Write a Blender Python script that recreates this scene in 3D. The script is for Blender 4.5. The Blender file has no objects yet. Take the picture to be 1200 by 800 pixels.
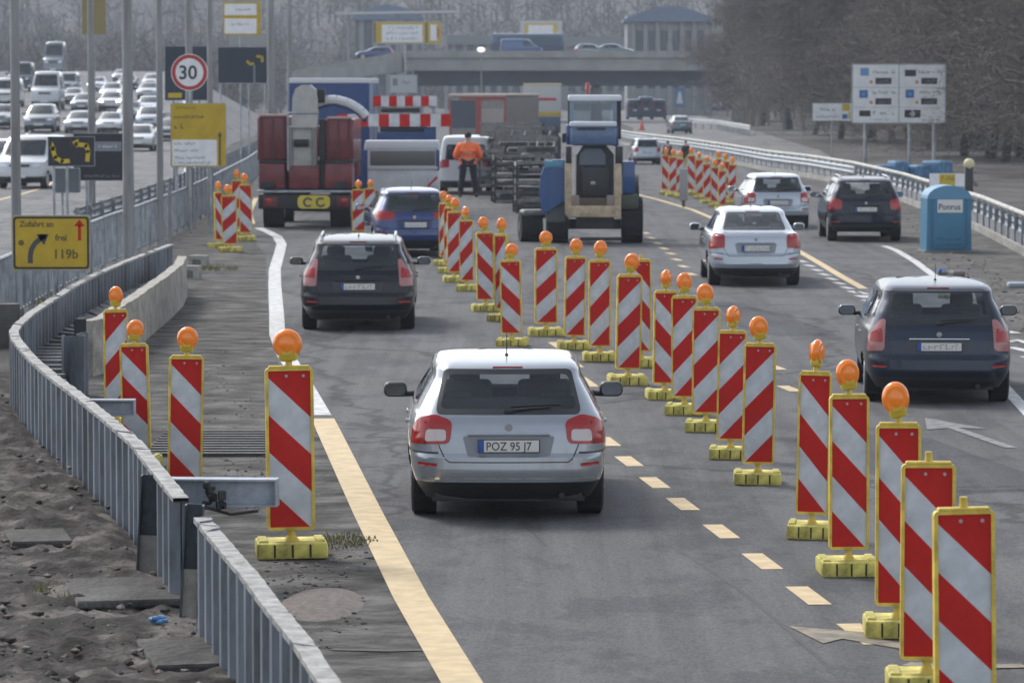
import bpy, bmesh, math, random
from mathutils import Vector, Matrix
R = math.radians
rnd = random.Random(7)
sc = bpy.context.scene
# ------------------------------------------------------------------ camera, world, sun, exposure
CAMH, FPX, HZ = 3.70, 4500.0, 103.0
PITCH = math.atan((400 - HZ) / FPX)
cd = bpy.data.cameras.new('camera'); cam = bpy.data.objects.new('camera', cd); sc.collection.objects.link(cam)
cd.sensor_width = 36; cd.lens = FPX / 1200 * 36; cd.clip_start = 0.5; cd.clip_end = 6000
cam.location = (0, 0, CAMH); cam.rotation_euler = (R(90) - PITCH, 0, 0); sc.camera = cam
cd.dof.use_dof = True; cd.dof.focus_distance = 33; cd.dof.aperture_fstop = 5.6
w = bpy.data.worlds.new('World'); sc.world = w; w.use_nodes = True
nt = w.node_tree; bg = nt.nodes['Background']
sky = nt.nodes.new('ShaderNodeTexSky'); sky.sky_type = 'NISHITA'; sky.sun_disc = False
SUN_EL, SUN_AZ = 44, -38        # azimuth measured from straight ahead, negative = to the left
sky.sun_elevation = R(SUN_EL); sky.sun_rotation = R(SUN_AZ); sky.air_density = 1.0; sky.dust_density = 1.5; sky.ozone_density = 1
hs = nt.nodes.new('ShaderNodeHueSaturation'); hs.inputs['Saturation'].default_value = 0.38
nt.links.new(sky.outputs[0], hs.inputs['Color']); nt.links.new(hs.outputs[0], bg.inputs[0]); bg.inputs[1].default_value = 0.13
sl = bpy.data.lights.new('sun', 'SUN'); sl.energy = 1.15; sl.angle = R(16); sl.color = (1, .965, .92)
so = bpy.data.objects.new('sun', sl); sc.collection.objects.link(so)
sd = Vector((math.sin(R(SUN_AZ)) * math.cos(R(SUN_EL)), math.cos(R(SUN_AZ)) * math.cos(R(SUN_EL)), math.sin(R(SUN_EL))))
so.rotation_euler = sd.to_track_quat('Z', 'Y').to_euler(); so.location = sd * 50
vs = sc.view_settings; vs.view_transform = 'Standard'; vs.look = 'None'; vs.gamma = 1; vs.use_curve_mapping = False; vs.exposure = 1.02
cy = sc.cycles
cy.use_denoising = True; cy.max_bounces = 6; cy.transparent_max_bounces = 12; cy.volume_bounces = 0; cy.caustics_reflective = False; cy.caustics_refractive = False
cy.use_adaptive_sampling = True; cy.adaptive_threshold = 0.02

# ------------------------------------------------------------------ helpers
def ray(px, py):
    v = Vector(((px - 600) / FPX, (400 - py) / FPX, -1)); v.rotate(cam.rotation_euler); return v
def P(px, py, z=0.0):
    v = ray(px, py); t = (z - CAMH) / v.z; return Vector((v.x * t, v.y * t, z))
def AT(px, py, Y):
    v = ray(px, py); t = Y / v.y; return Vector((v.x * t, Y, CAMH + v.z * t))
def S(py): return (py - HZ) / CAMH           # pixels per metre for something standing at that row

MATS = {}
def mat(name, col, rough=.6, metal=0, spec=.5, coat=0, var=0, vscale=8, bump=0, bscale=40, emit=None, stretch=None, col2=None, alpha_scatter=None):
    if name in MATS: return MATS[name]
    m = bpy.data.materials.new(name); m.use_nodes = True; n = m.node_tree; b = n.nodes['Principled BSDF']
    b.inputs['Base Color'].default_value = (*col, 1); b.inputs['Roughness'].default_value = rough
    b.inputs['Metallic'].default_value = metal; b.inputs['Specular IOR Level'].default_value = spec
    b.inputs['Coat Weight'].default_value = coat; b.inputs['Coat Roughness'].default_value = .04; b.inputs['Coat IOR'].default_value = 1.4
    if emit: b.inputs['Emission Color'].default_value = (*emit[0], 1); b.inputs['Emission Strength'].default_value = emit[1]
    if var or col2 or bump:
        tc = n.nodes.new('ShaderNodeTexCoord'); mp = n.nodes.new('ShaderNodeMapping'); n.links.new(tc.outputs['Object'], mp.inputs[0])
        if stretch: mp.inputs['Scale'].default_value = stretch
    if var or col2:
        no = n.nodes.new('ShaderNodeTexNoise'); no.inputs['Scale'].default_value = vscale; no.inputs['Detail'].default_value = 6; no.inputs['Roughness'].default_value = .65
        n.links.new(mp.outputs[0], no.inputs['Vector'])
        cr = n.nodes.new('ShaderNodeValToRGB'); c2 = col2 or tuple(c * (1 - var) for c in col)
        c1 = col if col2 else tuple(min(1, c * (1 + var * .6)) for c in col)
        cr.color_ramp.elements[0].position = .36; cr.color_ramp.elements[1].position = .64
        cr.color_ramp.elements[0].color = (*c2, 1); cr.color_ramp.elements[1].color = (*c1, 1)
        n.links.new(no.outputs[0], cr.inputs[0]); n.links.new(cr.outputs[0], b.inputs['Base Color'])
    if bump:
        n2 = n.nodes.new('ShaderNodeTexNoise'); n2.inputs['Scale'].default_value = bscale; n2.inputs['Detail'].default_value = 5
        n.links.new(mp.outputs[0], n2.inputs['Vector'])
        bu = n.nodes.new('ShaderNodeBump'); bu.inputs['Strength'].default_value = bump; bu.inputs['Distance'].default_value = .02
        n.links.new(n2.outputs[0], bu.inputs['Height']); n.links.new(bu.outputs[0], b.inputs['Normal'])
    MATS[name] = m; return m

def glass(name='tinted car glass', tint=(.80, .84, .87)):
    if name in MATS: return MATS[name]
    m = bpy.data.materials.new(name); m.use_nodes = True; n = m.node_tree; n.nodes.clear()
    o = n.nodes.new('ShaderNodeOutputMaterial'); tr = n.nodes.new('ShaderNodeBsdfTransparent'); tr.inputs[0].default_value = (*tint, 1)
    gl = n.nodes.new('ShaderNodeBsdfGlossy'); gl.inputs['Roughness'].default_value = .03; gl.inputs[0].default_value = (.9, .95, 1, 1)
    lw = n.nodes.new('ShaderNodeLayerWeight'); lw.inputs[0].default_value = .5; pw = n.nodes.new('ShaderNodeMath'); pw.operation = 'POWER'; pw.inputs[1].default_value = 4.5; n.links.new(lw.outputs['Facing'], pw.inputs[0]); fr = n.nodes.new('ShaderNodeMath'); fr.operation = 'MULTIPLY_ADD'; fr.inputs[1].default_value = .85; fr.inputs[2].default_value = .05; n.links.new(pw.outputs[0], fr.inputs[0]); mx = n.nodes.new('ShaderNodeMixShader')
    n.links.new(fr.outputs[0], mx.inputs[0]); n.links.new(tr.outputs[0], mx.inputs[1]); n.links.new(gl.outputs[0], mx.inputs[2]); n.links.new(mx.outputs[0], o.inputs[0])
    MATS[name] = m; return m

class MB:
    def __init__(s): s.v = []; s.f = []; s.m = []; s.sm = []
    def add(s, vs, fs, mi=0, smooth=False):
        o = len(s.v); s.v += [tuple(v) for v in vs]
        for f in fs: s.f.append([i + o for i in f]); s.m.append(mi); s.sm.append(smooth)
        return s
    def box(s, c, d, mi=0, rz=0, rx=0, ry=0, taper=None):
        x, y, z = d[0] / 2, d[1] / 2, d[2] / 2; t = taper or (1, 1)
        vs = [Vector((sx * x * (t[0] if sz > 0 else 1), sy * y * (t[1] if sz > 0 else 1), sz * z)) for sz in (-1, 1) for sy in (-1, 1) for sx in (-1, 1)]
        if rz or rx or ry:
            M = Matrix.Rotation(rz, 3, 'Z') @ Matrix.Rotation(rx, 3, 'X') @ Matrix.Rotation(ry, 3, 'Y'); vs = [M @ v for v in vs]
        vs = [v + Vector(c) for v in vs]
        return s.add(vs, [(0, 2, 3, 1), (4, 5, 7, 6), (0, 1, 5, 4), (2, 6, 7, 3), (0, 4, 6, 2), (1, 3, 7, 5)], mi)
    def cbox(s, c, d, r=.02, mi=0, smooth=True, rz=0, n=3):
        # rounded box: a box with every corner and edge rounded
        hx, hy, hz = (max(k / 2 - r, .0005) for k in d); vs = []; fs = []
        N = n * 2 + 1; M = Matrix.Rotation(rz, 3, 'Z')
        lat = [(-math.pi / 2 + math.pi * i / (2 * n)) for i in range(2 * n + 1)]; lon = [2 * math.pi * (j + .5) / (4 * n) for j in range(4 * n)]
        L = []
        for i, a in enumerate(lat):
            row = []
            rep = (a, )
            row = []
            for b in lon:
                p = Vector((math.cos(a) * math.cos(b), math.cos(a) * math.sin(b), math.sin(a))) * r
                p.x += hx if math.cos(b) > 0 else -hx; p.y += hy if math.sin(b) > 0 else -hy
                row.append(p)
            if i == n:
                L.append([p + Vector((0, 0, -hz)) for p in row]); L.append([p + Vector((0, 0, hz)) for p in row])
            else: L.append([p + Vector((0, 0, hz if i > n else -hz)) for p in row])
        k = len(lon)
        for row in L: vs += [M @ p + Vector(c) for p in row]
        for i in range(len(L) - 1):
            for j in range(k): fs.append((i * k + j, i * k + (j + 1) % k, (i + 1) * k + (j + 1) % k, (i + 1) * k + j))
        fs.append(tuple(range(k - 1, -1, -1))); fs.append(tuple((len(L) - 1) * k + j for j in range(k)))
        return s.add(vs, fs, mi, smooth)
    def cyl(s, a, b, r0, r1=None, n=10, mi=0, cap=True, smooth=True):
        a, b = Vector(a), Vector(b); r1 = r0 if r1 is None else r1; d = (b - a)
        if d.length < 1e-6: return s
        q = d.to_track_quat('Z', 'Y'); vs = []
        for p, r in ((a, r0), (b, r1)):
            for i in range(n):
                t = 2 * math.pi * i / n; vs.append(p + q @ Vector((math.cos(t) * r, math.sin(t) * r, 0)))
        fs = [(i, (i + 1) % n, n + (i + 1) % n, n + i) for i in range(n)]
        s.add(vs, fs, mi, smooth)
        if cap: s.add(vs, [tuple(range(n - 1, -1, -1)), tuple(range(n, 2 * n))], mi)
        return s
    def tube(s, pts, r, n=6, mi=0):
        for i in range(len(pts) - 1): s.cyl(pts[i], pts[i + 1], r, r, n, mi)
        return s
    def ell(s, c, r, mi=0, nu=12, nv=8, M=None):
        vs = []; fs = []
        for i in range(nv + 1):
            a = -math.pi / 2 + math.pi * i / nv
            for j in range(nu):
                b = 2 * math.pi * j / nu; p = Vector((math.cos(a) * math.cos(b) * r[0], math.cos(a) * math.sin(b) * r[1], math.sin(a) * r[2]))
                if M: p = M @ p
                vs.append(p + Vector(c))
        for i in range(nv):
            for j in range(nu): fs.append((i * nu + j, i * nu + (j + 1) % nu, (i + 1) * nu + (j + 1) % nu, (i + 1) * nu + j))
        return s.add(vs, fs, mi, True)
    def prism(s, poly, y0, y1, mi=0):       # polygon in (x,z), extruded along y
        n = len(poly); vs = [(p[0], y0, p[1]) for p in poly] + [(p[0], y1, p[1]) for p in poly]
        fs = [(i, (i + 1) % n, n + (i + 1) % n, n + i) for i in range(n)] + [tuple(range(n - 1, -1, -1)), tuple(range(n, 2 * n))]
        return s.add(vs, fs, mi)
    def xprism(s, poly, x0, x1, mi=0):      # polygon in (y,z), extruded along x
        n = len(poly); vs = [(x0, p[0], p[1]) for p in poly] + [(x1, p[0], p[1]) for p in poly]
        fs = [(i, (i + 1) % n, n + (i + 1) % n, n + i) for i in range(n)] + [tuple(range(n - 1, -1, -1)), tuple(range(n, 2 * n))]
        return s.add(vs, fs, mi)
    def build(s, name, mats, parent=None, weld=False, sharp=35, loc=None):
        me = bpy.data.meshes.new(name); me.from_pydata(s.v, [], s.f)
        if not isinstance(mats, (list, tuple)): mats = [mats]
        for m in mats: me.materials.append(m)
        me.polygons.foreach_set('material_index', s.m); me.polygons.foreach_set('use_smooth', s.sm)
        bm = bmesh.new(); bm.from_mesh(me)
        if weld: bmesh.ops.remove_doubles(bm, verts=bm.verts, dist=.0004)
        if len(bm.faces) < 60000: bmesh.ops.recalc_face_normals(bm, faces=bm.faces)
        bm.to_mesh(me); bm.free(); me.update()
        if any(s.sm): me.set_sharp_from_angle(angle=R(sharp))
        o = bpy.data.objects.new(name, me); sc.collection.objects.link(o)
        if parent is not None: o.parent = parent
        if loc is not None: o.location = loc
        return o
def tag(o, label=None, cat=None, group=None, kind=None):
    if label: o['label'] = label
    if cat: o['category'] = cat
    if group: o['group'] = group
    if kind: o['kind'] = kind
    return o
def empty(name, loc=(0, 0, 0), rz=0, label=None, cat=None, group=None):
    o = bpy.data.objects.new(name, None); sc.collection.objects.link(o); o.location = loc; o.rotation_euler = (0, 0, rz)
    o.empty_display_size = .2
    return tag(o, label, cat, group)
def copy_tree(o, parent=None):
    c = o.copy(); sc.collection.objects.link(c); c.parent = parent
    for ch in list(o.children): copy_tree(ch, c)
    return c
def text_mesh(body, size, mb, at, mi=0, thick=.001, bold=.0, align='LEFT', sx=1):
    cu = bpy.data.curves.new('t', 'FONT'); cu.body = body; cu.size = size; cu.align_x = align; cu.offset = bold; cu.resolution_u = 3
    o = bpy.data.objects.new('t', cu); sc.collection.objects.link(o)
    bpy.context.view_layer.update()
    me = o.evaluated_get(bpy.context.evaluated_depsgraph_get()).to_mesh()
    vs = [(at[0] + v.co.x * sx, at[1] - thick, at[2] + v.co.y) for v in me.vertices]
    mb.add(vs, [tuple(p.vertices) for p in me.polygons], mi)
    o.evaluated_get(bpy.context.evaluated_depsgraph_get()).to_mesh_clear(); bpy.data.objects.remove(o); bpy.data.curves.remove(cu)
def scribble(mb, x0, z0, wd, h, y, mi, rn):      # lettering too small to read: a row of uneven strokes
    x = x0
    while x < x0 + wd:
        lw = h * rn.uniform(.35, .8); k = rn.choice((.7, .7, 1)) * h
        if rn.random() < .13: x += h * .6; continue
        mb.add([(x, y, z0), (x + lw * .35, y, z0), (x + lw * .35, y, z0 + k), (x, y, z0 + k)], [(0, 1, 2, 3)], mi)
        zz = z0 + rn.choice((0, k * .4, k * .75))
        mb.add([(x + lw * .35, y, zz), (x + lw, y, zz), (x + lw, y, zz + h * .22), (x + lw * .35, y, zz + h * .22)], [(0, 1, 2, 3)], mi)
        x += lw + h * .18
def rrect(x0, z0, x1, z1, r, n=4):
    pts = []
    for cx, cz, a0 in ((x1 - r, z0 + r, -90), (x1 - r, z1 - r, 0), (x0 + r, z1 - r, 90), (x0 + r, z0 + r, 180)):
        for i in range(n + 1):
            a = R(a0 + 90 * i / n); pts.append((cx + r * math.cos(a), cz + r * math.sin(a)))
    return pts
def flat(mb, poly, y, mi=0): mb.add([(p[0], y, p[1]) for p in poly], [tuple(range(len(poly)))], mi)
def ribbon_poly(name, left, right, z, m, kind='structure', label=None):
    # left, right: pixel polylines of the same length, put on the ground
    mb = MB(); vs = []
    for a, b in zip(left, right): vs += [P(*a, z), P(*b, z)]
    fs = [(2 * i, 2 * i + 1, 2 * i + 3, 2 * i + 2) for i in range(len(left) - 1)]
    mb.add(vs, fs); o = mb.build(name, m); o['kind'] = kind
    if label: o['label'] = label
    return o

# ------------------------------------------------------------------ materials
def asphalt(name, base, worn, scale=1.0):
    m = bpy.data.materials.new(name); m.use_nodes = True; n = m.node_tree; b = n.nodes['Principled BSDF']; L = n.links.new
    g = n.nodes.new('ShaderNodeNewGeometry')
    def noise(sc_, det=5, st=(1, 1, 1), ro=.6):
        mp = n.nodes.new('ShaderNodeMapping'); mp.inputs['Scale'].default_value = st; L(g.outputs['Position'], mp.inputs[0])
        t = n.nodes.new('ShaderNodeTexNoise'); t.inputs['Scale'].default_value = sc_; t.inputs['Detail'].default_value = det; t.inputs['Roughness'].default_value = ro
        L(mp.outputs[0], t.inputs['Vector']); return t
    def ramp(src, p0, c0, p1, c1):
        r = n.nodes.new('ShaderNodeValToRGB'); r.color_ramp.elements[0].position = p0; r.color_ramp.elements[0].color = (*c0, 1)
        r.color_ramp.elements[1].position = p1; r.color_ramp.elements[1].color = (*c1, 1); L(src, r.inputs[0]); return r
    def mul(a, bb, f=1):
        x = n.nodes.new('ShaderNodeMix'); x.data_type = 'RGBA'; x.blend_type = 'MULTIPLY'; x.inputs[0].default_value = f; L(a, x.inputs[6]); L(bb, x.inputs[7]); return x.outputs[2]
    big = ramp(noise(.35 * scale, 4, (1, .35, 1)).outputs[0], .35, base, .68, worn)
    fine = ramp(noise(48, 4).outputs[0], .33, (.60,) * 3, .67, (1.32,) * 3)
    streak = ramp(noise(1.6, 5, (2.2, .06, 1)).outputs[0], .33, (.76,) * 3, .6, (1.07,) * 3)
    patchy = ramp(noise(.9, 7, (1, .5, 1), .7).outputs[0], .42, (.72, .72, .745), .5, (1,) * 3)
    # joints and tar-filled cracks across the lane
    vo = n.nodes.new('ShaderNodeTexVoronoi'); vo.feature = 'DISTANCE_TO_EDGE'; vo.inputs['Scale'].default_value = .16
    mp = n.nodes.new('ShaderNodeMapping'); mp.inputs['Scale'].default_value = (1, .45, 1); L(g.outputs['Position'], mp.inputs[0])
    dn = noise(.8, 4); ad = n.nodes.new('ShaderNodeVectorMath'); ad.operation = 'MULTIPLY_ADD'; L(dn.outputs['Color'], ad.inputs[0]); ad.inputs[1].default_value = (1.6, 1.6, 0); L(mp.outputs[0], ad.inputs[2])
    L(ad.outputs[0], vo.inputs['Vector'])
    cr = ramp(vo.outputs[0], .003, (.5,) * 3, .014, (1,) * 3)
    c = mul(big.outputs[0], fine.outputs[0]); c = mul(c, streak.outputs[0]); c = mul(c, patchy.outputs[0]); c = mul(c, cr.outputs[0])
    L(c, b.inputs['Base Color']); b.inputs['Roughness'].default_value = .85; b.inputs['Specular IOR Level'].default_value = .25
    bu = n.nodes.new('ShaderNodeBump'); bu.inputs['Strength'].default_value = .5; bu.inputs['Distance'].default_value = .008; L(noise(70, 4).outputs[0], bu.inputs['Height']); L(bu.outputs[0], b.inputs['Normal'])
    MATS[name] = m; return m
M_ASPH = asphalt('asphalt', (.098, .099, .101), (.120, .120, .121))
M_ASPH2 = asphalt('worn pale asphalt', (.15, .15, .152), (.21, .205, .20))
def dirt(name, c1, c2, c3, sc_=1.2, st=(1, .42, 1)):
    m = bpy.data.materials.new(name); m.use_nodes = True; n = m.node_tree; b = n.nodes['Principled BSDF']; L = n.links.new
    g = n.nodes.new('ShaderNodeNewGeometry'); t = n.nodes.new('ShaderNodeTexNoise'); t.inputs['Scale'].default_value = sc_; t.inputs['Detail'].default_value = 9; t.inputs['Roughness'].default_value = .68
    mp = n.nodes.new('ShaderNodeMapping'); mp.inputs['Scale'].default_value = st; L(g.outputs['Position'], mp.inputs[0]); L(mp.outputs[0], t.inputs['Vector'])
    r = n.nodes.new('ShaderNodeValToRGB'); e = r.color_ramp.elements; e[0].position = .36; e[0].color = (*c1, 1); e[1].position = .64; e[1].color = (*c3, 1)
    k = e.new(.5); k.color = (*c2, 1); L(t.outputs[0], r.inputs[0]); L(r.outputs[0], b.inputs['Base Color'])
    t2 = n.nodes.new('ShaderNodeTexNoise'); t2.inputs['Scale'].default_value = 14; t2.inputs['Detail'].default_value = 8; L(g.outputs['Position'], t2.inputs['Vector'])
    bu = n.nodes.new('ShaderNodeBump'); bu.inputs['Strength'].default_value = .8; bu.inputs['Distance'].default_value = .05; L(t2.outputs[0], bu.inputs['Height']); L(bu.outputs[0], b.inputs['Normal'])
    b.inputs['Roughness'].default_value = .95; b.inputs['Specular IOR Level'].default_value = .2; MATS[name] = m; return m
M_MUD = dirt('churned mud', (.018, .016, .014), (.050, .045, .041), (.16, .145, .13), 2.0, (1, .8, 1))
M_SHOULDER = dirt('dirty concrete', (.030, .028, .024), (.085, .082, .076), (.17, .163, .152), 1.9, (.7, 1, 1))
M_FIELD = dirt('rough earth', (.05, .047, .043), (.085, .08, .075), (.13, .125, .115), .4)
M_VERGE = dirt('gravelly verge', (.06, .058, .054), (.105, .10, .094), (.15, .145, .135), 1.4)
M_WHITE = mat('white road paint', (.55, .55, .54), .7, var=.35, vscale=6)
M_YEL = mat('yellow temporary paint', (.56, .43, .24), .7, var=.18, vscale=5)
M_RED = mat('red reflective film', (.48, .018, .014), .6, spec=.2, var=.12, vscale=4)
M_REFL = mat('white reflective film', (.52, .55, .58), .45, var=.22, vscale=4)
M_BY = mat('yellow plastic', (.66, .48, .07), .55, var=.32, vscale=7)
M_BASE = mat('yellow recycled foot', (.56, .49, .12), .8, var=.5, vscale=5, bump=.5, bscale=14)
M_DKSLOT = mat('dark slot', (.05, .045, .02), .9)
M_AMB = mat('amber lens', (.85, .21, .012), .22, spec=.6, coat=.3, emit=((1, .3, .02), .03), var=.15, vscale=9)
M_GALV = mat('galvanised steel', (.33, .355, .385), .42, metal=.55, var=.3, vscale=3, bump=.1)
M_PILE = mat('weathered sheet pile steel', (.135, .155, .185), .55, metal=.25, var=.5, vscale=2.2, bump=.2, stretch=(1, 1, .35))
M_CAP = mat('bright worn steel edge', (.30, .295, .28), .7, metal=.15, var=.45, vscale=9)
M_RUST = mat('rusty steel', (.13, .085, .06), .8, var=.5, vscale=7)
M_CONC = mat('concrete', (.33, .32, .295), .9, var=.35, vscale=3, bump=.4)
M_CONCD = mat('dark concrete', (.13, .128, .12), .9, var=.35, vscale=3, bump=.4)
M_POLE = mat('galvanised pole', (.25, .255, .26), .5, metal=.3, var=.3, vscale=5, stretch=(1, 1, .1))
M_BLACK = mat('black rubber', (.012, .012, .013), .85, var=.3)
M_PLAST = mat('black plastic', (.02, .021, .023), .45)
M_DARKIN = mat('dark cabin fabric', (.075, .078, .084), .9); M_DASH = mat('grey dashboard', (.50, .51, .52), .5)
M_CHROME = mat('chrome', (.7, .72, .75), .12, metal=1)
M_TAIL = mat('red tail lamp', (.34, .008, .006), .16, coat=.4)
M_TAILW = mat('clear tail lamp', (.52, .46, .46), .12, coat=.8)
M_TAILD = mat('pink tinted tail lamp', (.36, .15, .15), .16, coat=.4)
M_PLATE = mat('number plate white', (.62, .62, .60), .45)
M_PLATEB = mat('number plate blue', (.02, .07, .32), .45)
M_INK = mat('black lettering', (.06, .06, .065), .6)
M_HEAD = mat('headlamp glass', (.62, .66, .70), .08, metal=.4, coat=1)
M_RIM = mat('alloy rim', (.35, .36, .37), .35, metal=.8)
G = glass(); G2 = glass('dark car glass', (.16, .18, .2))
def paint(name, c, metal=.35, rough=.28): return mat(name, c, rough, metal=metal, coat=1.0 if max(c) > .1 else .45, spec=.5 if max(c) > .1 else .3, var=.03)
M_SIGNY = mat('sign yellow', (.50, .34, .012), .5, var=.12, vscale=3)
M_SIGNW = mat('sign white', (.78, .79, .80), .5, var=.1, vscale=3)
M_SIGNK = mat('sign black', (.012, .014, .02), .5)
M_LEDY = mat('sign yellow symbol', (.55, .40, .02), .5)

# ------------------------------------------------------------------ ground
mb = MB(); mb.add([(-1500, -60, 0), (1500, -60, 0), (1500, 2600, 0), (-1500, 2600, 0)], [(0, 1, 2, 3)])
tag(mb.build('ground', M_FIELD), kind='structure')
# carriageway we look along
Lp = [(620, 1000), (567, 900), (517, 800), (467, 700), (417, 600), (372, 495), (322, 420), (316, 390), (312, 330), (312, 300), (300, 285), (286, 262), (284, 240), (300, 205), (320, 180), (352, 160), (398, 145), (430, 136), (470, 128), (520, 118), (560, 111)]
Rp = [(1900, 1000), (1800, 900), (1700, 800), (1560, 700), (1420, 600), (1290, 505), (1235, 440), (1200, 412), (1105, 338), (1065, 303), (1040, 289), (1012, 262), (985, 245), (930, 220), (890, 203), (848, 187), (800, 176), (760, 166), (728, 152), (690, 134), (650, 118)]
ribbon_poly('road', Lp, Rp, .008, M_ASPH)
# left shoulder, concrete and dirt between the sheet piles and the lane
SL = [(440, 1000), (395, 900), (360, 800), (310, 700), (215, 600), (120, 495), (70, 450), (70, 400), (120, 372), (170, 330), (190, 310), (205, 290), (225, 268), (262, 235), (285, 205), (300, 190)]
SR = [(640, 1000), (580, 900), (530, 800), (480, 700), (430, 600), (385, 495), (330, 420), (322, 390), (318, 360), (318, 330), (318, 310), (312, 290), (300, 268), (290, 240), (290, 205), (304, 190)]
ribbon_poly('shoulder', SL, SR, .004, M_SHOULDER)
VL = [(1430, 610), (1290, 505), (1200, 412), (1105, 338), (1065, 303), (1040, 289), (1012, 262), (985, 245), (930, 220)]
VR = [(1900, 640), (1560, 520), (1300, 340), (1210, 297), (1150, 270), (1115, 258), (1065, 240), (1035, 232), (965, 214)]
ribbon_poly('verge', VL, VR, .004, M_VERGE)
# slip road beyond the guard rail
ribbon_poly('slip_road', [(742, 170), (742, 150), (700, 134), (680, 124)], [(1060, 232), (960, 176), (860, 146), (800, 130)], .005, M_ASPH2)

# churned mud field in the lower left corner, real relief
from mathutils import noise as mn
def mud():
    mb = MB(); nx, ny = 120, 190; x0, x1, y0, y1 = -11.0, 0.3, 16.0, 50.0
    edge = [P(*p, .0) for p in [(392, 970), (330, 830), (232, 720), (160, 632), (100, 563), (60, 527), (20, 480), (18, 450)]]
    def wall_x(y):
        for a, b in zip(edge, edge[1:]):
            if (a.y <= y <= b.y): return a.x + (b.x - a.x) * (y - a.y) / (b.y - a.y)
        return edge[0].x if y < edge[0].y else edge[-1].x - (y - edge[-1].y) * .1
    vs = []
    for j in range(ny + 1):
        y = y0 + (y1 - y0) * (j / ny) ** 1.15; wx = wall_x(y) - .02
        for i in range(nx + 1):
            x = x0 + (wx - x0) * (i / nx)
            q = Vector((x, y, 0))
            h = .5 + .5 * mn.fractal(q * .8, 1, 2, 4); k = abs(mn.fractal(q * 2.6 + Vector((9, 3, 1)), .9, 2.1, 5)); e = min(1, (wx - x) / .25 + .2)
            fade = min(1, (y1 - y) / 5, (y - y0) / 1.5 + .1)
            vs.append((x, y, .002 + max(0, .10 * h * h + .11 * k) * e * fade))
    fs = [(j * (nx + 1) + i, j * (nx + 1) + i + 1, (j + 1) * (nx + 1) + i + 1, (j + 1) * (nx + 1) + i) for j in range(ny) for i in range(nx)]
    mb.add(vs, fs, 0, True); tag(mb.build('mud_ground', M_MUD, sharp=80), kind='structure')
mud()
def stones(name, n, pick, smin, smax, m, label):
    mb = MB(); rr = random.Random(5)
    ico = [Vector(v).normalized() for v in [(0, 0, 1), (.9, 0, .4), (.28, .85, .4), (-.72, .53, .4), (-.72, -.53, .4), (.28, -.85, .4), (.72, .53, -.4), (-.28, .85, -.4), (-.9, 0, -.4), (-.28, -.85, -.4), (.72, -.53, -.4), (0, 0, -1)]]
    F = [(0, 1, 2), (0, 2, 3), (0, 3, 4), (0, 4, 5), (0, 5, 1), (1, 6, 2), (2, 7, 3), (3, 8, 4), (4, 9, 5), (5, 10, 1), (6, 7, 2), (7, 8, 3), (8, 9, 4), (9, 10, 5), (10, 6, 1), (11, 7, 6), (11, 8, 7), (11, 9, 8), (11, 10, 9), (11, 6, 10)]
    for _ in range(n):
        c = pick(rr); s_ = smin + (smax - smin) * rr.random() ** 4
        mb.add([c + Vector((v.x * s_ * rr.uniform(.7, 1.4), v.y * s_ * rr.uniform(.7, 1.4), v.z * s_ * rr.uniform(.4, .8))) for v in ico], F, rr.randrange(len(m)))
    o = mb.build(name, m); tag(o, label, 'rubble', kind='stuff')
M_ST1 = mat('pale stone', (.22, .20, .18), .9, var=.3); M_ST2 = mat('dark clod', (.05, .045, .04), .95, var=.4); M_ST3 = mat('reddish brick bit', (.15, .11, .095), .9, var=.3)
def pk(rr):
    while True:
        px, py = rr.uniform(-10, 300), rr.uniform(470, 830)
        if py > 470 + (px - 20) * 1.1 + 10: 
            p = P(px, py); p.z = .05 + rr.random() * .04; return p
stones('rubble', 700, pk, .005, .045, [M_ST1, M_ST2, M_ST2, M_ST3, M_ST2], 'stones and clods of earth strewn over the churned mud')
def pk2(rr):
    t = rr.random(); a = rr.choice([((300, 640), (400, 760)), ((255, 520), (330, 600)), ((220, 400), (300, 520)), ((330, 640), (430, 740))]); 
    return P(rr.uniform(a[0][0], a[1][0]), rr.uniform(a[0][1], a[1][1]), .008)
stones('shoulder_gravel', 900, pk2, .004, .022, [M_ST1, M_ST2, M_ST3], 'loose gravel lying on the dirty concrete shoulder')
def pk3(rr):
    px = rr.uniform(1060, 1230); base = 300 + (px - 1060) * .68
    return P(px, base - rr.uniform(2, 60), .008)
stones('verge_gravel', 500, pk3, .01, .05, [M_ST1, M_ST2, M_ST3], 'gravel and debris on the verge around the blue cabin')
for (px, py, wd, ln, lab) in [(158, 704, .95, 1.3, 'flat pale concrete slab lying in the mud below the steel posts'), (252, 778, .9, 1.2, 'flat concrete slab in the mud beside the nearest sheet piles'), (45, 640, .5, .9, 'half buried reddish slab piece in the churned mud')]:
    p = P(px, py); mb = MB(); mb.cbox((0, 0, .085), (wd, ln, .06), .015, n=1, rz=.2); tag(mb.build('concrete_slab', M_VERGE, loc=(p.x, p.y, -.02)), lab, 'concrete slab')
# heap of grit on the shoulder
mb = MB(); hv = []; c = P(378, 708)
for i in range(13):
    for j in range(25):
        a = j / 24 * 2 * math.pi; r_ = i / 12; h = .07 * (1 - r_ ** 2) ** 1.2 * (1 + .35 * mn.noise(Vector((math.cos(a) * r_ * 3, math.sin(a) * r_ * 3, 1))))
        hv.append((c.x + math.cos(a) * r_ * .30, c.y + math.sin(a) * r_ * .9, .004 + h))
mb.add(hv, [(i * 25 + j, i * 25 + j + 1, (i + 1) * 25 + j + 1, (i + 1) * 25 + j) for i in range(12) for j in range(24)], 0, True)
tag(mb.build('grit_heap', mat('pinkish grit', (.17, .145, .13), .95, var=.3, vscale=20, bump=.6)), 'low pinkish heap of grit on the shoulder beside the yellow line', 'grit heap')

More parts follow.
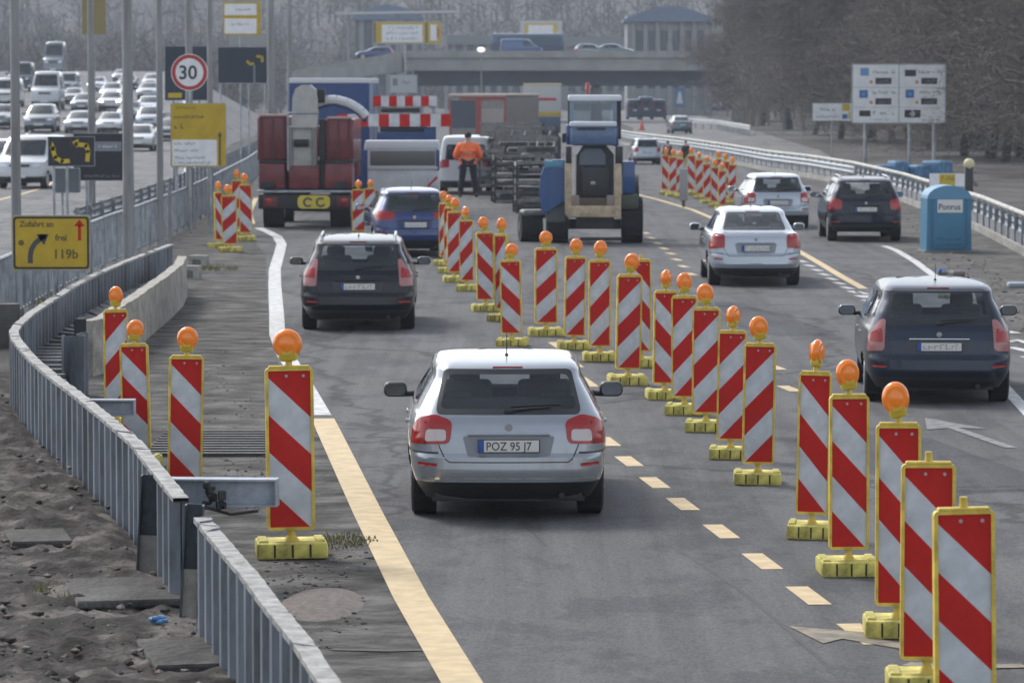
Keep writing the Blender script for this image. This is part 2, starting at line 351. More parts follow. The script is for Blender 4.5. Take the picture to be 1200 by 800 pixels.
# ------------------------------------------------------------------ markings
def strip(name, pts, wl, m, z=.012):   # pts pixel centre line, wl width in metres
    g = [P(*p, z) for p in pts]; mb = MB(); vs = []
    for i, p in enumerate(g):
        a = g[max(0, i - 1)]; b = g[min(len(g) - 1, i + 1)]; d = (b - a).normalized(); nrm = Vector((d.y, -d.x, 0)) * (wl / 2)
        vs += [p - nrm, p + nrm]
    mb.add(vs, [(2 * i, 2 * i + 1, 2 * i + 3, 2 * i + 2) for i in range(len(g) - 1)]); return tag(mb.build(name, m), kind='structure')
strip('road_marking', [(640, 1000), (590, 900), (542, 800), (481, 698), (431, 600), (383, 500), (378, 490)], .26, M_YEL)
strip('road_marking', [(376, 486), (350, 440), (334, 415), (325, 392), (324, 365), (322, 335), (322, 315), (327, 298), (330, 286), (325, 277), (313, 271), (303, 267)], .24, M_WHITE)
def dash(px, py, dlen, wd, m, hd):
    c = P(px, py, .012); d = Vector((math.sin(hd), math.cos(hd), 0)); nrm = Vector((d.y, -d.x, 0)) * wd / 2
    mb = MB(); mb.add([c - d * dlen / 2 - nrm, c - d * dlen / 2 + nrm, c + d * dlen / 2 + nrm, c + d * dlen / 2 - nrm], [(0, 1, 2, 3)]); tag(mb.build('road_marking', m), kind='structure')
for x, y in [(1010, 742), (947, 697), (893, 657), (845, 622), (800, 590), (767, 565), (737, 540), (712, 517)]: dash(x, y, 1.0, .17, M_YEL, R(-5.6))
for x, y in [(686, 447), (670, 425), (655, 405)]: dash(x, y, 1.6, .17, M_YEL, R(-5))
for x, y in [(757, 273), (764, 279), (771, 285), (778, 291), (786, 297), (793, 304), (801, 312), (810, 321), (925, 455), (908, 430), (895, 410)]: dash(x, y, .9, .16, M_YEL, R(-7))
strip('road_marking', [(1012, 338), (985, 323), (955, 305), (925, 288)], .17, M_YEL)
strip('road_marking', [(740, 226), (775, 235), (812, 246), (850, 262), (884, 277)], .16, M_YEL)
for i in range(13):
    t = i / 12; dash(940 + t * 105, 306 + t * 62, .8, .14, M_WHITE, R(-8))
    if i % 2 == 0: dash(1010 + t * 50, 343 + t * 26, .8, .14, M_WHITE, R(-8))
strip('road_marking', [(1036, 288), (1050, 293), (1072, 306), (1100, 327), (1130, 348)], .17, M_WHITE)
for x, y in [(1181, 388), (1198, 400), (1180, 398), (1195, 409), (1212, 420), (1225, 408)]: dash(x, y, .9, .16, M_WHITE, R(-9))
strip('road_marking', [(1172, 448), (1200, 478), (1240, 520), (1290, 580)], .16, M_WHITE)
strip('road_marking', [(775, 207), (800, 214), (830, 221), (850, 226)], .14, M_WHITE)
def arrow(cx, cy, ln, hd, m, wd=.13):
    c = P(cx, cy, .0145); q = Matrix.Rotation(-hd, 3, 'Z'); poly = [(-wd / 2, -ln / 2), (wd / 2, -ln / 2), (wd / 2, ln * .15), (.34, ln * .1), (0, ln / 2), (-.34, ln * .1), (-wd / 2, ln * .15)]
    mb = MB(); mb.add([c + q @ Vector((a, b, 0)) for a, b in poly], [(0, 1, 2, 6), (3, 4, 2), (2, 4, 6), (6, 4, 5)]); tag(mb.build('road_marking', m), kind='structure')
M_WORNW = mat('worn white arrow paint', (.24, .24, .24), .8, col2=(.12, .12, .122), vscale=7); M_WORNY = mat('worn yellow arrow paint', (.30, .25, .165), .8, col2=(.12, .115, .105), vscale=5)
arrow(1132, 506, 3.6, R(-8), M_WORNW)
arrow(1032, 752, 1.9, R(-36), M_WORNY, .18)
strip('road_marking', [(1062, 777), (1120, 781), (1200, 779)], .16, M_WORNY, .0165)
def seam(pts, wl):
    rr = random.Random(len(pts)); g = []
    for a, b in zip(pts, pts[1:]):
        for k in range(12): t = k / 12; g.append((a[0] + (b[0] - a[0]) * t + rr.uniform(-1.2, 1.2), a[1] + (b[1] - a[1]) * t))
    o = strip('tar_seam', g, wl, mat('dark tar', (.035, .035, .037), .7, var=.4), .0105)
seam([(735, 604), (790, 640), (835, 668), (880, 700), (960, 770), (1010, 820)], .035); seam([(640, 640), (560, 560), (520, 500), (500, 440), (480, 400)], .02)
seam([(1000, 520), (930, 450), (880, 400), (830, 350), (790, 310)], .03); seam([(560, 545), (480, 545), (400, 548)], .03); seam([(800, 560), (700, 556)], .03)
for yy, x0, x1 in ((408, 205, 318), (338, 215, 312), (372, 200, 318), (468, 250, 366), (760, 390, 520), (652, 430, 452)): seam([(x0, yy), ((x0 + x1) / 2, yy + 1.5), (x1, yy)], .09)
def patch_road(px, py, w_, l_, hd, m):
    c = P(px, py, .0095); q = Matrix.Rotation(-hd, 3, 'Z'); rr = random.Random(px); mb = MB(); pts = []
    for k in range(20): a = 2 * math.pi * k / 20; pts.append(c + q @ Vector((max(-1, min(1, 1.3 * math.cos(a))) * w_ / 2 + rr.uniform(-.02, .02), max(-1, min(1, 1.3 * math.sin(a))) * l_ / 2 + rr.uniform(-.05, .05), 0)))
    mb.add(pts, [tuple(range(20))]); tag(mb.build('asphalt_patch', m), kind='structure')
M_PT = asphalt('repair asphalt', (.062, .064, .069), (.075, .077, .082)); M_PT2 = asphalt('light repair asphalt', (.12, .12, .124), (.14, .14, .144))
patch_road(505, 395, 1.0, 5, R(-4), M_PT2); patch_road(1075, 540, 1.5, 6, R(-8), M_PT); patch_road(880, 372, 1.2, 9, R(-7), M_PT); patch_road(520, 245, 2, 12, 0, M_PT2)
strip('road_marking', [(300, 232), (292, 250), (296, 262)], .15, M_YEL)

# ------------------------------------------------------------------ warning beacons
def clip(poly, a, b, c):         # keep a*x+b*y<=c
    out = []
    for i in range(len(poly)):
        p, q = poly[i], poly[(i + 1) % len(poly)]; dp = a * p[0] + b * p[1] - c; dq = a * q[0] + b * q[1] - c
        if dp <= 0: out.append(p)
        if dp * dq < 0: t = dp / (dp - dq); out.append((p[0] + (q[0] - p[0]) * t, p[1] + (q[1] - p[1]) * t))
    return out
PW, PH, PZ = .34, 1.20, .20      # panel
def stripes(mb, w_, h_, z0, y, sgn, per=.275, off=.05):
    # colour bands at 45 degrees; sgn +1 = falling to the right
    rect = [(-w_ / 2, z0), (w_ / 2, z0), (w_ / 2, z0 + h_), (-w_ / 2, z0 + h_)]
    for k in range(-1, 6):
        # v measured down from the top, u from the left (or the right for rising stripes): band k lies between v-u in [off+(k-1)per, off+k*per]
        lo = off + (k - 1) * per; hi = off + k * per
        if k == -1: lo = -9; 
        if k == 0: lo = -9
        if k == -1: continue
        u0 = -w_ / 2 if sgn > 0 else w_ / 2
        # v = z0+h_-z ; u = sgn*(x-u0);  v-u<=hi  ->  -z - sgn*x <= hi - z0 - h_ - sgn*u0
        pl = clip(rect, -sgn, -1, hi - z0 - h_ - sgn * u0)
        pl = clip(pl, sgn, 1, -(lo - z0 - h_ - sgn * u0)) if lo > -9 else pl
        if len(pl) >= 3: flat(mb, pl if y < 0 else pl[::-1], y, 0 if k % 2 == 0 else 1)
def beacon_proto(sgn, lamp=True, stub=False):
    e = empty('warning_beacon')
    m = MB()
    m.cbox((0, .05, .06), (.50, .46, .12), .018, n=2)
    for x in (-.125, 0, .125): m.box((x, -.181, .06), (.014, .006, .095), 1)
    for x in (-.2, .2): m.cbox((x, .05, .125), (.07, .36, .02), .008, n=1)
    m.build('foot', [M_BASE, M_DKSLOT], e)
    m = MB(); m.cyl((0, 0, .10), (0, 0, .21), .028, .028, 8); m.cyl((0, 0, .11), (0, 0, .16), .07, .03, 8)
    m.build('stem', [M_BY], e)
    m = MB(); f = .022
    pts = rrect(-PW / 2, PZ, PW / 2, PZ + PH, .03, 3); ins = rrect(-PW / 2 + f, PZ + f, PW / 2 - f, PZ + PH - f, .008, 3); n = len(pts)
    for y0, y1 in ((-.033, .033),):
        vs = [(p[0], y0, p[1]) for p in pts] + [(p[0], y0, p[1]) for p in ins] + [(p[0], y1, p[1]) for p in pts] + [(p[0], y1, p[1]) for p in ins]
        vs += [(p[0], y0 + .012, p[1]) for p in ins] + [(p[0], y1 - .012, p[1]) for p in ins]
        fs = []
        for i in range(n):
            j = (i + 1) % n; fs += [(i, j, n + j, n + i), (2 * n + j, 2 * n + i, 3 * n + i, 3 * n + j), (j, i, 2 * n + i, 2 * n + j), (n + i, n + j, 4 * n + j, 4 * n + i), (3 * n + j, 3 * n + i, 5 * n + i, 5 * n + j)]
        m.add(vs, fs)
    m.prism(rrect(-PW / 2 + .004, PZ + .004, PW / 2 - .004, PZ + PH - .004, .02, 2), -.018, .018)
    fr = m.build('panel_frame', [M_BY], e)
    m = MB(); stripes(m, PW - 2 * f + .004, PH - 2 * f + .004, PZ + f - .002, -.0205, sgn); stripes(m, PW - 2 * f + .004, PH - 2 * f + .004, PZ + f - .002, .0205, -sgn)
    for x in (-.02, .10): m.cyl((x, -.021, PZ + PH - .06), (x, -.026, PZ + PH - .06), .011, .011, 8, 2)
    m.build('striped_panel', [M_RED, M_REFL, M_GALV], e)
    m = MB(); m.cbox((0, 0, PZ + PH + .006), (PW * .86, .075, .02), .008, n=1); m.cyl((0, 0, PZ + PH), (0, 0, PZ + PH + .075), .026, .022, 8)
    m.build('top_bracket', [M_BY], fr)
    if lamp:
        m = MB(); z = PZ + PH + .05
        m.cbox((0, 0, z + .04), (.135, .09, .085), .025, n=2); m.box((0, -.05, z + .075), (.07, .012, .06))
        l = m.build('lamp_housing', [mat('lamp housing yellow', (.55, .42, .03), .5)], e)
        m = MB(); m.ell((0, 0, z + .125), (.105, .066, .112), 0, 16, 12); m.cyl((0, -.055, z + .125), (0, .055, z + .125), .085, .085, 18)
        m.cyl((0, -.012, z + .125), (0, .012, z + .125), .1, .1, 18)
        m.build('lamp_lens', [M_AMB], l)
    return e
PB = {(1, 1): beacon_proto(1), (-1, 1): beacon_proto(-1), (1, 0): beacon_proto(1, False)}
used = set()
G_ROW = 'striped warning beacons dividing the lanes'; G_LEFT = 'striped warning beacons on the left shoulder'; G_FAR = 'far cluster of striped warning beacons by the right lane'; G_TR = 'warning beacons around the red lorry'
def beacon(px, by, ty, wpx, sgn, lamp, label, group, yawsign=1, lampyaw=None, tilt=0):
    pr = PB[(sgn, lamp)]
    e = pr if (sgn, lamp) not in used else copy_tree(pr); used.add((sgn, lamp))
    s_ = S(by); k = (by - ty) / s_ / 1.42; k = max(.8, min(1.2, k)); ratio = min(1, wpx / (PW * s_ * k))
    yaw = R(rnd.uniform(2, 9)) * yawsign; xs = max(.72, min(1.15, ratio if ratio < 1 else wpx / (PW * s_ * k)))
    if ratio < .7: yaw = math.acos(ratio) * .8 * yawsign
    p = P(px, by); d = .22 * k
    e.location = (p.x, p.y + d * .9, .008 if px > 320 else .006); e.scale = (k * xs, k, k); e.rotation_euler = (R(tilt * .3), R(tilt), yaw)
    tag(e, label, 'warning beacon', group); e.rotation_euler.y += R(rnd.uniform(-1.3, 1.3)); e.rotation_euler.x += R(rnd.uniform(-.6, .6))
    for c in e.children:
        if c.name.startswith('lamp_housing'):
            c.rotation_euler = (0, 0, R(lampyaw if lampyaw is not None else rnd.uniform(-45, 45)) + R(rnd.uniform(-25, 25)) - yaw)
            t = rnd.uniform(-13, 13); c.rotation_euler.y = R(t); hv_ = Vector((0, 0, PZ + PH + .05)); c.location = hv_ - c.rotation_euler.to_matrix() @ hv_
    return e
row = [(1136, 893, 597, 73, 1, 0, 'largest striped beacon, cut by the frame corner, without a lamp', 1, 0),
 (1090, 818, 543, 64, 1, 0, 'lampless striped beacon behind the largest one at the frame corner', -1, 0),
 (1055, 751, 497, 53, 1, 1, 'striped beacon with round orange lamp standing on the yellow arrow marking', -1, 0),
 (997, 678, 463, 47, 1, 1, 'striped beacon with its big orange lamp tilted, in front of the dark blue hatchback wheel', 1, 30),
 (953, 634, 436, 39, 1, 1, 'narrow looking striped beacon with square edged orange lamp beside the dark blue hatchback', -1, 70),
 (889, 570, 403, 38, -1, 1, 'striped beacon with rising stripes and whole yellow foot, nearest of its kind', -1, 30),
 (857, 540, 388, 34, -1, 1, 'striped beacon with leaning oval lamp, one behind the nearest rising striped beacon', -1, 55),
 (828, 508, 361, 33, -1, 1, 'striped beacon with round lamp on yellow neck, behind the one with the leaning oval lamp', -1, 20),
 (803, 488, 347, 31, -1, 1, 'striped beacon with rising stripes overlapping the falling striped beacon at its left', -1, 10),
 (779, 470, 341, 28, 1, 1, 'falling striped beacon squeezed between rising striped ones, tall barrel lamp on top', 1, 75),
 (736, 453, 322, 30, -1, 1, 'rising striped beacon with whole yellow foot just right of the silver hatchback roof', 1, 0),
 (752, 432, 304, 24, 1, 0, 'falling striped beacon half hidden behind the rising striped one above the silver hatchback mirror', -1, 0),
 (703, 425, 305, 26, -1, 1, 'rising striped beacon, third to the right of the tractor wheel gap', 1, 0),
 (673, 411, 301, 25, -1, 1, 'rising striped beacon standing below the tractor front frame', 1, 0),
 (640, 395, 291, 27, -1, 1, 'rising striped beacon standing below the small left tractor wheel', 1, 0),
 (600, 407, 305, 25, 1, 1, 'falling striped beacon right above the silver hatchback roof aerial', -1, 0),
 (569, 366, 272, 21, 1, 1, 'falling striped beacon left of the one above the silver hatchback roof', 1, 10),
 (588, 378, 275, 17, -1, 1, 'edge on beacon peeping out between two falling striped beacons', -1, 60),
 (547, 342, 258, 17, -1, 1, 'narrow leaning rising striped beacon behind the blue estate car', -1, -70),
 (532, 332, 248, 17, -1, 1, 'rising striped beacon at the right tail lamp of the blue estate car', 1, 0),
 (526, 321, 243, 12, -1, 1, 'hidden beacon directly behind the one at the blue estate car tail lamp', -1, 50),
 (520, 312, 238, 10, -1, 1, 'rearmost thin edge on beacon beside the blue estate car', -1, 50)]
for (px, by, ty, wp, sg, lp, lab, ys, ly) in row: beacon(px, by, ty, wp, sg, lp, lab, G_ROW, ys, ly)
beacon(340, 657, 430, 57, 1, 1, 'large beacon with bright amber barrel lamp standing at the start of the yellow line', G_LEFT, 1, 0)
beacon(214, 592, 417, 41, 1, 1, 'beacon behind the sheet piles whose orange lamp is sunk low and broken', G_LEFT, 1, 0)
beacon(159, 550, 403, 34, 1, 1, 'beacon with yellow clamp and round lamp, middle of three behind the sheet piles', G_LEFT, -1, 0)
beacon(135, 505, 363, 29, -1, 1, 'rising striped beacon, rearmost of three behind the sheet piles', G_LEFT, 1, 0)
for (px, by, ty, wp, sg, lab) in [(269, 296, 229, 19, -1, 'front beacon of the cluster left of the red lorry, rising stripes'),
  (256, 291, 225, 10, 1, 'thin edge on beacon at the left of the cluster beside the red lorry'),
  (288, 283, 216, 15, 1, 'falling striped beacon in the cluster beside the red lorry rear wheel'), (276, 276, 211, 12, -1, 'rearmost beacon of the cluster beside the red lorry'),
  (420, 279, 222, 15, -1, 'beacon squeezed between the red lorry and the blue estate car'), (434, 273, 221, 13, -1, 'beacon behind the left mirror of the blue estate car')]:
    beacon(px, by, ty, wp, sg, 1, lab, G_TR, 1 if sg > 0 else -1)
far = [(780, 229, 'leftmost faded'), (788, 231, 'second faded'), (797, 233, 'third pale'), (811, 229, 'left end bright'), (820, 234, 'bright'), (829, 239, 'bright'), (838, 243, 'bright'), (846, 247, 'bright'), (841, 233, 'hind'), (851, 236, 'hind'), (858, 240, 'hind')]
dd = ['leftmost of the far beacon cluster by the right lane', 'second from left in the far beacon cluster', 'third from left in the far beacon cluster', 'fourth in the far beacon cluster, beside the grey marker post', 'fifth in the far beacon cluster, over its yellow kerb of feet', 'sixth in the far beacon cluster, middle of the front line', 'seventh in the far beacon cluster, front line', 'front beacon nearest to the silver estate car in the far cluster', 'hind row beacon of the far cluster, left one', 'hind row beacon of the far cluster, middle one', 'hind row beacon of the far cluster, beside the silver estate mirror']
for i, ((px, by, _), lab) in enumerate(zip(far, dd)): beacon(px, by, by - 47, 9.5, -1 if i % 3 else 1, 1, lab, G_FAR, 1 if i % 2 else -1)

# ------------------------------------------------------------------ cars
def interp(tab, z, k):
    if z <= tab[0][0]: return tab[0][k]
    for a, b in zip(tab, tab[1:]):
        if z <= b[0]: t = (z - a[0]) / (b[0] - a[0]); return a[k] + (b[k] - a[k]) * t
    return tab[-1][k]
# table rows: z, half width, rear y, front y (from the nose, backwards), rear corner radius
STY = {
 'hatch': dict(W=.865, H=1.445, L=4.25, belt=.93, tab=[(.20, .74, .16, .22, .20), (.30, .80, .06, .08, .22), (.36, .83, .015, .02, .25), (.46, .852, .0, .0, .27), (.58, .862, .01, .02, .27), (.615, .864, .045, .05, .25), (.70, .866, .055, .10, .24), (.80, .858, .07, .30, .22), (.88, .845, .09, .62, .21), (.94, .822, .12, 1.02, .20), (.97, .802, .15, 1.15, .19), (1.10, .735, .27, 1.38, .17), (1.25, .655, .41, 1.72, .16), (1.335, .645, .49, 1.95, .13), (1.375, .62, .56, 2.05, .14), (1.41, .575, .75, 2.2, .16), (1.432, .47, 1.05, 2.35, .16), (1.445, .22, 1.5, 2.5, .1)]),
 'mpv': dict(W=.885, H=1.62, L=4.4, belt=1.02, tab=[(.22, .76, .14, .2, .20), (.32, .82, .05, .06, .24), (.45, .87, .0, .0, .27), (.60, .885, .01, .02, .27), (.66, .885, .05, .06, .24), (.85, .88, .07, .30, .22), (.98, .86, .10, .75, .2), (1.03, .835, .13, .95, .19), (1.20, .77, .22, 1.25, .17), (1.38, .69, .33, 1.62, .16), (1.49, .67, .40, 1.85, .13), (1.54, .64, .50, 1.98, .14), (1.58, .58, .8, 2.2, .16), (1.605, .46, 1.2, 2.4, .16), (1.62, .2, 1.8, 2.6, .1)]),
 'suv': dict(W=.905, H=1.67, L=4.45, belt=1.08, tab=[(.28, .80, .12, .2, .18), (.38, .86, .03, .05, .22), (.50, .895, .0, .0, .25), (.68, .905, .01, .02, .25), (.73, .905, .05, .05, .22), (.92, .90, .065, .25, .2), (1.04, .885, .08, .65, .18), (1.10, .86, .12, 1.0, .17), (1.28, .79, .22, 1.3, .16), (1.46, .70, .34, 1.7, .15), (1.55, .68, .40, 1.9, .13), (1.60, .65, .52, 2.05, .14), (1.635, .58, .8, 2.2, .16), (1.655, .46, 1.2, 2.4, .16), (1.67, .2, 1.8, 2.6, .1)]),
 'sedan': dict(W=.885, H=1.46, L=4.57, belt=.96, tab=[(.20, .76, .16, .22, .20), (.30, .82, .05, .08, .24), (.42, .865, .0, .0, .28), (.58, .882, .015, .02, .28), (.62, .884, .045, .05, .26), (.76, .882, .06, .25, .24), (.88, .868, .08, .62, .22), (.95, .85, .10, .95, .20), (.985, .825, .14, 1.1, .18), (1.0, .79, .34, 1.15, .17), (1.04, .765, .52, 1.25, .17), (1.15, .71, .72, 1.45, .17), (1.28, .645, .96, 1.75, .16), (1.35, .64, 1.10, 1.95, .13), (1.39, .61, 1.22, 2.08, .14), (1.42, .56, 1.42, 2.2, .16), (1.447, .44, 1.75, 2.4, .16), (1.46, .2, 2.1, 2.55, .1)]),
 'van': dict(W=.95, H=1.98, L=4.9, belt=1.15, tab=[(.25, .84, .08, .2, .12), (.40, .92, .0, .0, .15), (.6, .945, .02, .02, .14), (1.0, .95, .05, .25, .12), (1.15, .945, .06, .75, .12), (1.5, .90, .09, 1.15, .12), (1.80, .84, .12, 1.5, .12), (1.90, .80, .16, 1.62, .14), (1.95, .72, .3, 1.8, .2), (1.97, .55, .7, 2.1, .25), (1.98, .2, 1.4, 2.5, .15)]),
}
class Shell:
    def __init__(s, st, L=None): s.t = st; s.tab = st['tab']; s.L = L or st['L']; s.bow = .085
    def v(s, z, k): return interp(s.tab, z, k)
    def taper(s, y):      # plan taper of the sides toward both ends
        t = y / s.L; return 1 - .05 * max(0, (.25 - t) / .25) ** 2 - .09 * max(0, (t - .72) / .28) ** 2
    def rear(s, q, z):    # q signed arc length from the rear centre line, z height
        wz = s.v(z, 1) * .95; r = min(s.v(z, 4), wz * .8); a = wz - r; y0 = s.v(z, 2); sg = 1 if q >= 0 else -1; q = abs(q); bow = s.bow * min(1, wz / .7)
        if q <= a: return Vector((sg * q, y0 + bow * (q / wz) ** 2, z))
        ca = (q - a) / (r * 1.15); yb = y0 + bow * (a / wz) ** 2
        if ca <= math.pi / 2: return Vector((sg * (a + r * math.sin(ca)), yb + r * 1.3 * (1 - math.cos(ca)), z))
        y = yb + r * 1.3 + (q - a - r * 1.15 * math.pi / 2)
        return Vector((sg * s.side(y, z), y, z))
    def side(s, y, z):
        wz = s.v(z, 1); w0 = wz * .95; 
        # blend from the rear corner (95 percent width) to full width
        y0 = s.v(z, 2) + .3; t = min(1, max(0, (y - y0) / .9)); return (w0 + (wz - w0) * (t * (2 - t))) * (1 - .09 * max(0, (y / s.L - .72) / .28) ** 2)
    def front(s, x, z):
        wz = s.side(s.L * .9, z); y = s.L - s.v(z, 3); return Vector((x, y - .22 * (abs(x) / wz) ** 2.4, z))
    def ring(s, z, hi=True):
        pts = []; keys = []
        wz = s.v(z, 1) * .95; r = min(s.v(z, 4), wz * .8); a = wz - r; c = r * 1.15 * math.pi / 2
        n1, n2, n3, n4 = (14, 8, 34, 12) if hi else (6, 4, 12, 6)
        qs = [a * i / n1 for i in range(n1)] + [a + c * i / n2 for i in range(n2)]
        for q in qs: pts.append(s.rear(q, z)); keys.append(('r', q))
        ys = pts[-1].y if False else s.rear(a + c, z).y
        fx = [s.side(s.L * .9, z) * (1 - (i / n4) ** 1.6) for i in range(n4 + 1)]
        fpts = [s.front(x, z) for x in fx]
        ye = fpts[0].y - .02
        for i in range(n3):
            y = ys + (ye - ys) * i / n3; pts.append(Vector((s.side(y, z), y, z))); keys.append(('s', y))
        f0 = Vector((s.side(ye, z), ye, z))
        for i, p in enumerate(fpts):
            if i == 0: p = Vector((min(f0.x, p.x), p.y, p.z))
            pts.append(p); keys.append(('f', p.x))
        full = pts + [Vector((-p.x, p.y, p.z)) for p in reversed(pts[1:-1])]
        fk = keys + [(k[0], -k[1] if k[0] in 'rf' else k[1]) for k in reversed(keys[1:-1])]
        return full, fk
def inside(pt, poly):
    x, y = pt; c = False; n = len(poly); j = n - 1
    for i in range(n):
        if ((poly[i][1] > y) != (poly[j][1] > y)) and (x < (poly[j][0] - poly[i][0]) * (y - poly[i][1]) / (poly[j][1] - poly[i][1]) + poly[i][0]): c = not c
        j = i
    return c
def roundpoly(poly, r=.04, n=4):
    out = []; N = len(poly)
    for i in range(N):
        p = Vector(poly[i]); a = Vector(poly[i - 1]); b = Vector(poly[(i + 1) % N])
        da = (a - p); db = (b - p); rr = min(r, da.length * .45, db.length * .45); p0 = p + da.normalized() * rr; p1 = p + db.normalized() * rr
        for k in range(n + 1):
            t = k / n; q = (p0 * (1 - t) ** 2 + p * 2 * t * (1 - t) + p1 * t ** 2); out.append((q.x, q.y))
    return out
def resample(poly, d):
    out = []
    for i in range(len(poly)):
        a, b = Vector(poly[i]), Vector(poly[(i + 1) % len(poly)]); k = max(1, int((b - a).length / d))
        for j in range(k): q = a.lerp(b, j / k); out.append((q.x, q.y))
    return out
def shrink(poly, d):
    c = Vector((sum(p[0] for p in poly) / len(poly), sum(p[1] for p in poly) / len(poly))); xs = [p[0] for p in poly]; ys = [p[1] for p in poly]
    fx = 1 - 2 * d / max(.01, (max(xs) - min(xs))); fy = 1 - 2 * d / max(.01, (max(ys) - min(ys)))
    cx = (max(xs) + min(xs)) / 2; cy_ = (max(ys) + min(ys)) / 2
    return [(cx + (p[0] - cx) * fx, cy_ + (p[1] - cy_) * fy) for p in poly]
def patch(mb, poly, fn, off, mi=0, rings=5, border=None, bmi=1, depth=.0):
    # rings of a rounded polygon laid onto the shell surface fn(a,b), lifted by off along the outward normal
    cx = sum(p[0] for p in poly) / len(poly); cz = sum(p[1] for p in poly) / len(poly)
    def srf(a, b):
        p = fn(a, b); e = .004; n = (fn(a + e, b) - fn(a - e, b)).cross(fn(a, b + e) - fn(a, b - e))
        n = n.normalized() if n.length > 1e-9 else Vector((0, -1, 0)); return p, n
    def out(p, n):
        c = Vector((0, 2, .7)); return n if n.dot(p - c) > 0 else -n
    seq = []
    if border is not None: seq.append((poly, bmi)); seq.append((shrink(poly, border), mi)); core = shrink(poly, border)
    else: seq.append((poly, mi)); core = poly
    for k in range(rings - 1, 0, -1): f = k / rings; seq.append(([(cx + (p[0] - cx) * f, cz + (p[1] - cz) * f) for p in core], mi))
    n = len(poly); vs = []; fs = []; ms = []
    if depth:
        for p in poly: q, nn = srf(*p); vs.append(q + out(q, nn) * (off - depth))
    for pl, _ in seq:
        for p in pl: q, nn = srf(*p); vs.append(q + out(q, nn) * off)
    q, nn = srf(cx, cz); vs.append(q + out(q, nn) * off)
    rows = len(seq) + (1 if depth else 0); mids = ([seq[0][1]] if depth else []) + [a[1] for a in seq]
    for r_ in range(rows - 1):
        m_ = mids[r_] if not (border is not None and r_ == (1 if depth else 0)) else bmi
        o = len(mb.v)
        for i in range(n): fs.append((r_ * n + i, r_ * n + (i + 1) % n, (r_ + 1) * n + (i + 1) % n, (r_ + 1) * n + i)); ms.append(m_)
    for i in range(n): fs.append(((rows - 1) * n + i, (rows - 1) * n + (i + 1) % n, rows * n)); ms.append(mi)
    o = len(mb.v); mb.v += [tuple(v) for v in vs]
    for f, m_ in zip(fs, ms): mb.f.append([i + o for i in f]); mb.m.append(m_); mb.sm.append(True)
def line(mb, pts, fn, wd, off, mi=0):     # a thin dark shut line on the shell
    vs = []
    for i, p in enumerate(pts):
        a = Vector(pts[max(0, i - 1)]); b = Vector(pts[min(len(pts) - 1, i + 1)]); d = (b - a).normalized(); n = Vector((d.y, -d.x)) * wd / 2
        for sg in (-1, 1):
            q = fn(p[0] + n.x * sg, p[1] + n.y * sg); c = Vector((0, 2, q.z)); vs.append(q + (q - c).normalized() * off)
    mb.add(vs, [(2 * i, 2 * i + 1, 2 * i + 3, 2 * i + 2) for i in range(len(pts) - 1)], mi, True)
def mirx(poly): return [(-a, b) for a, b in reversed(poly)]

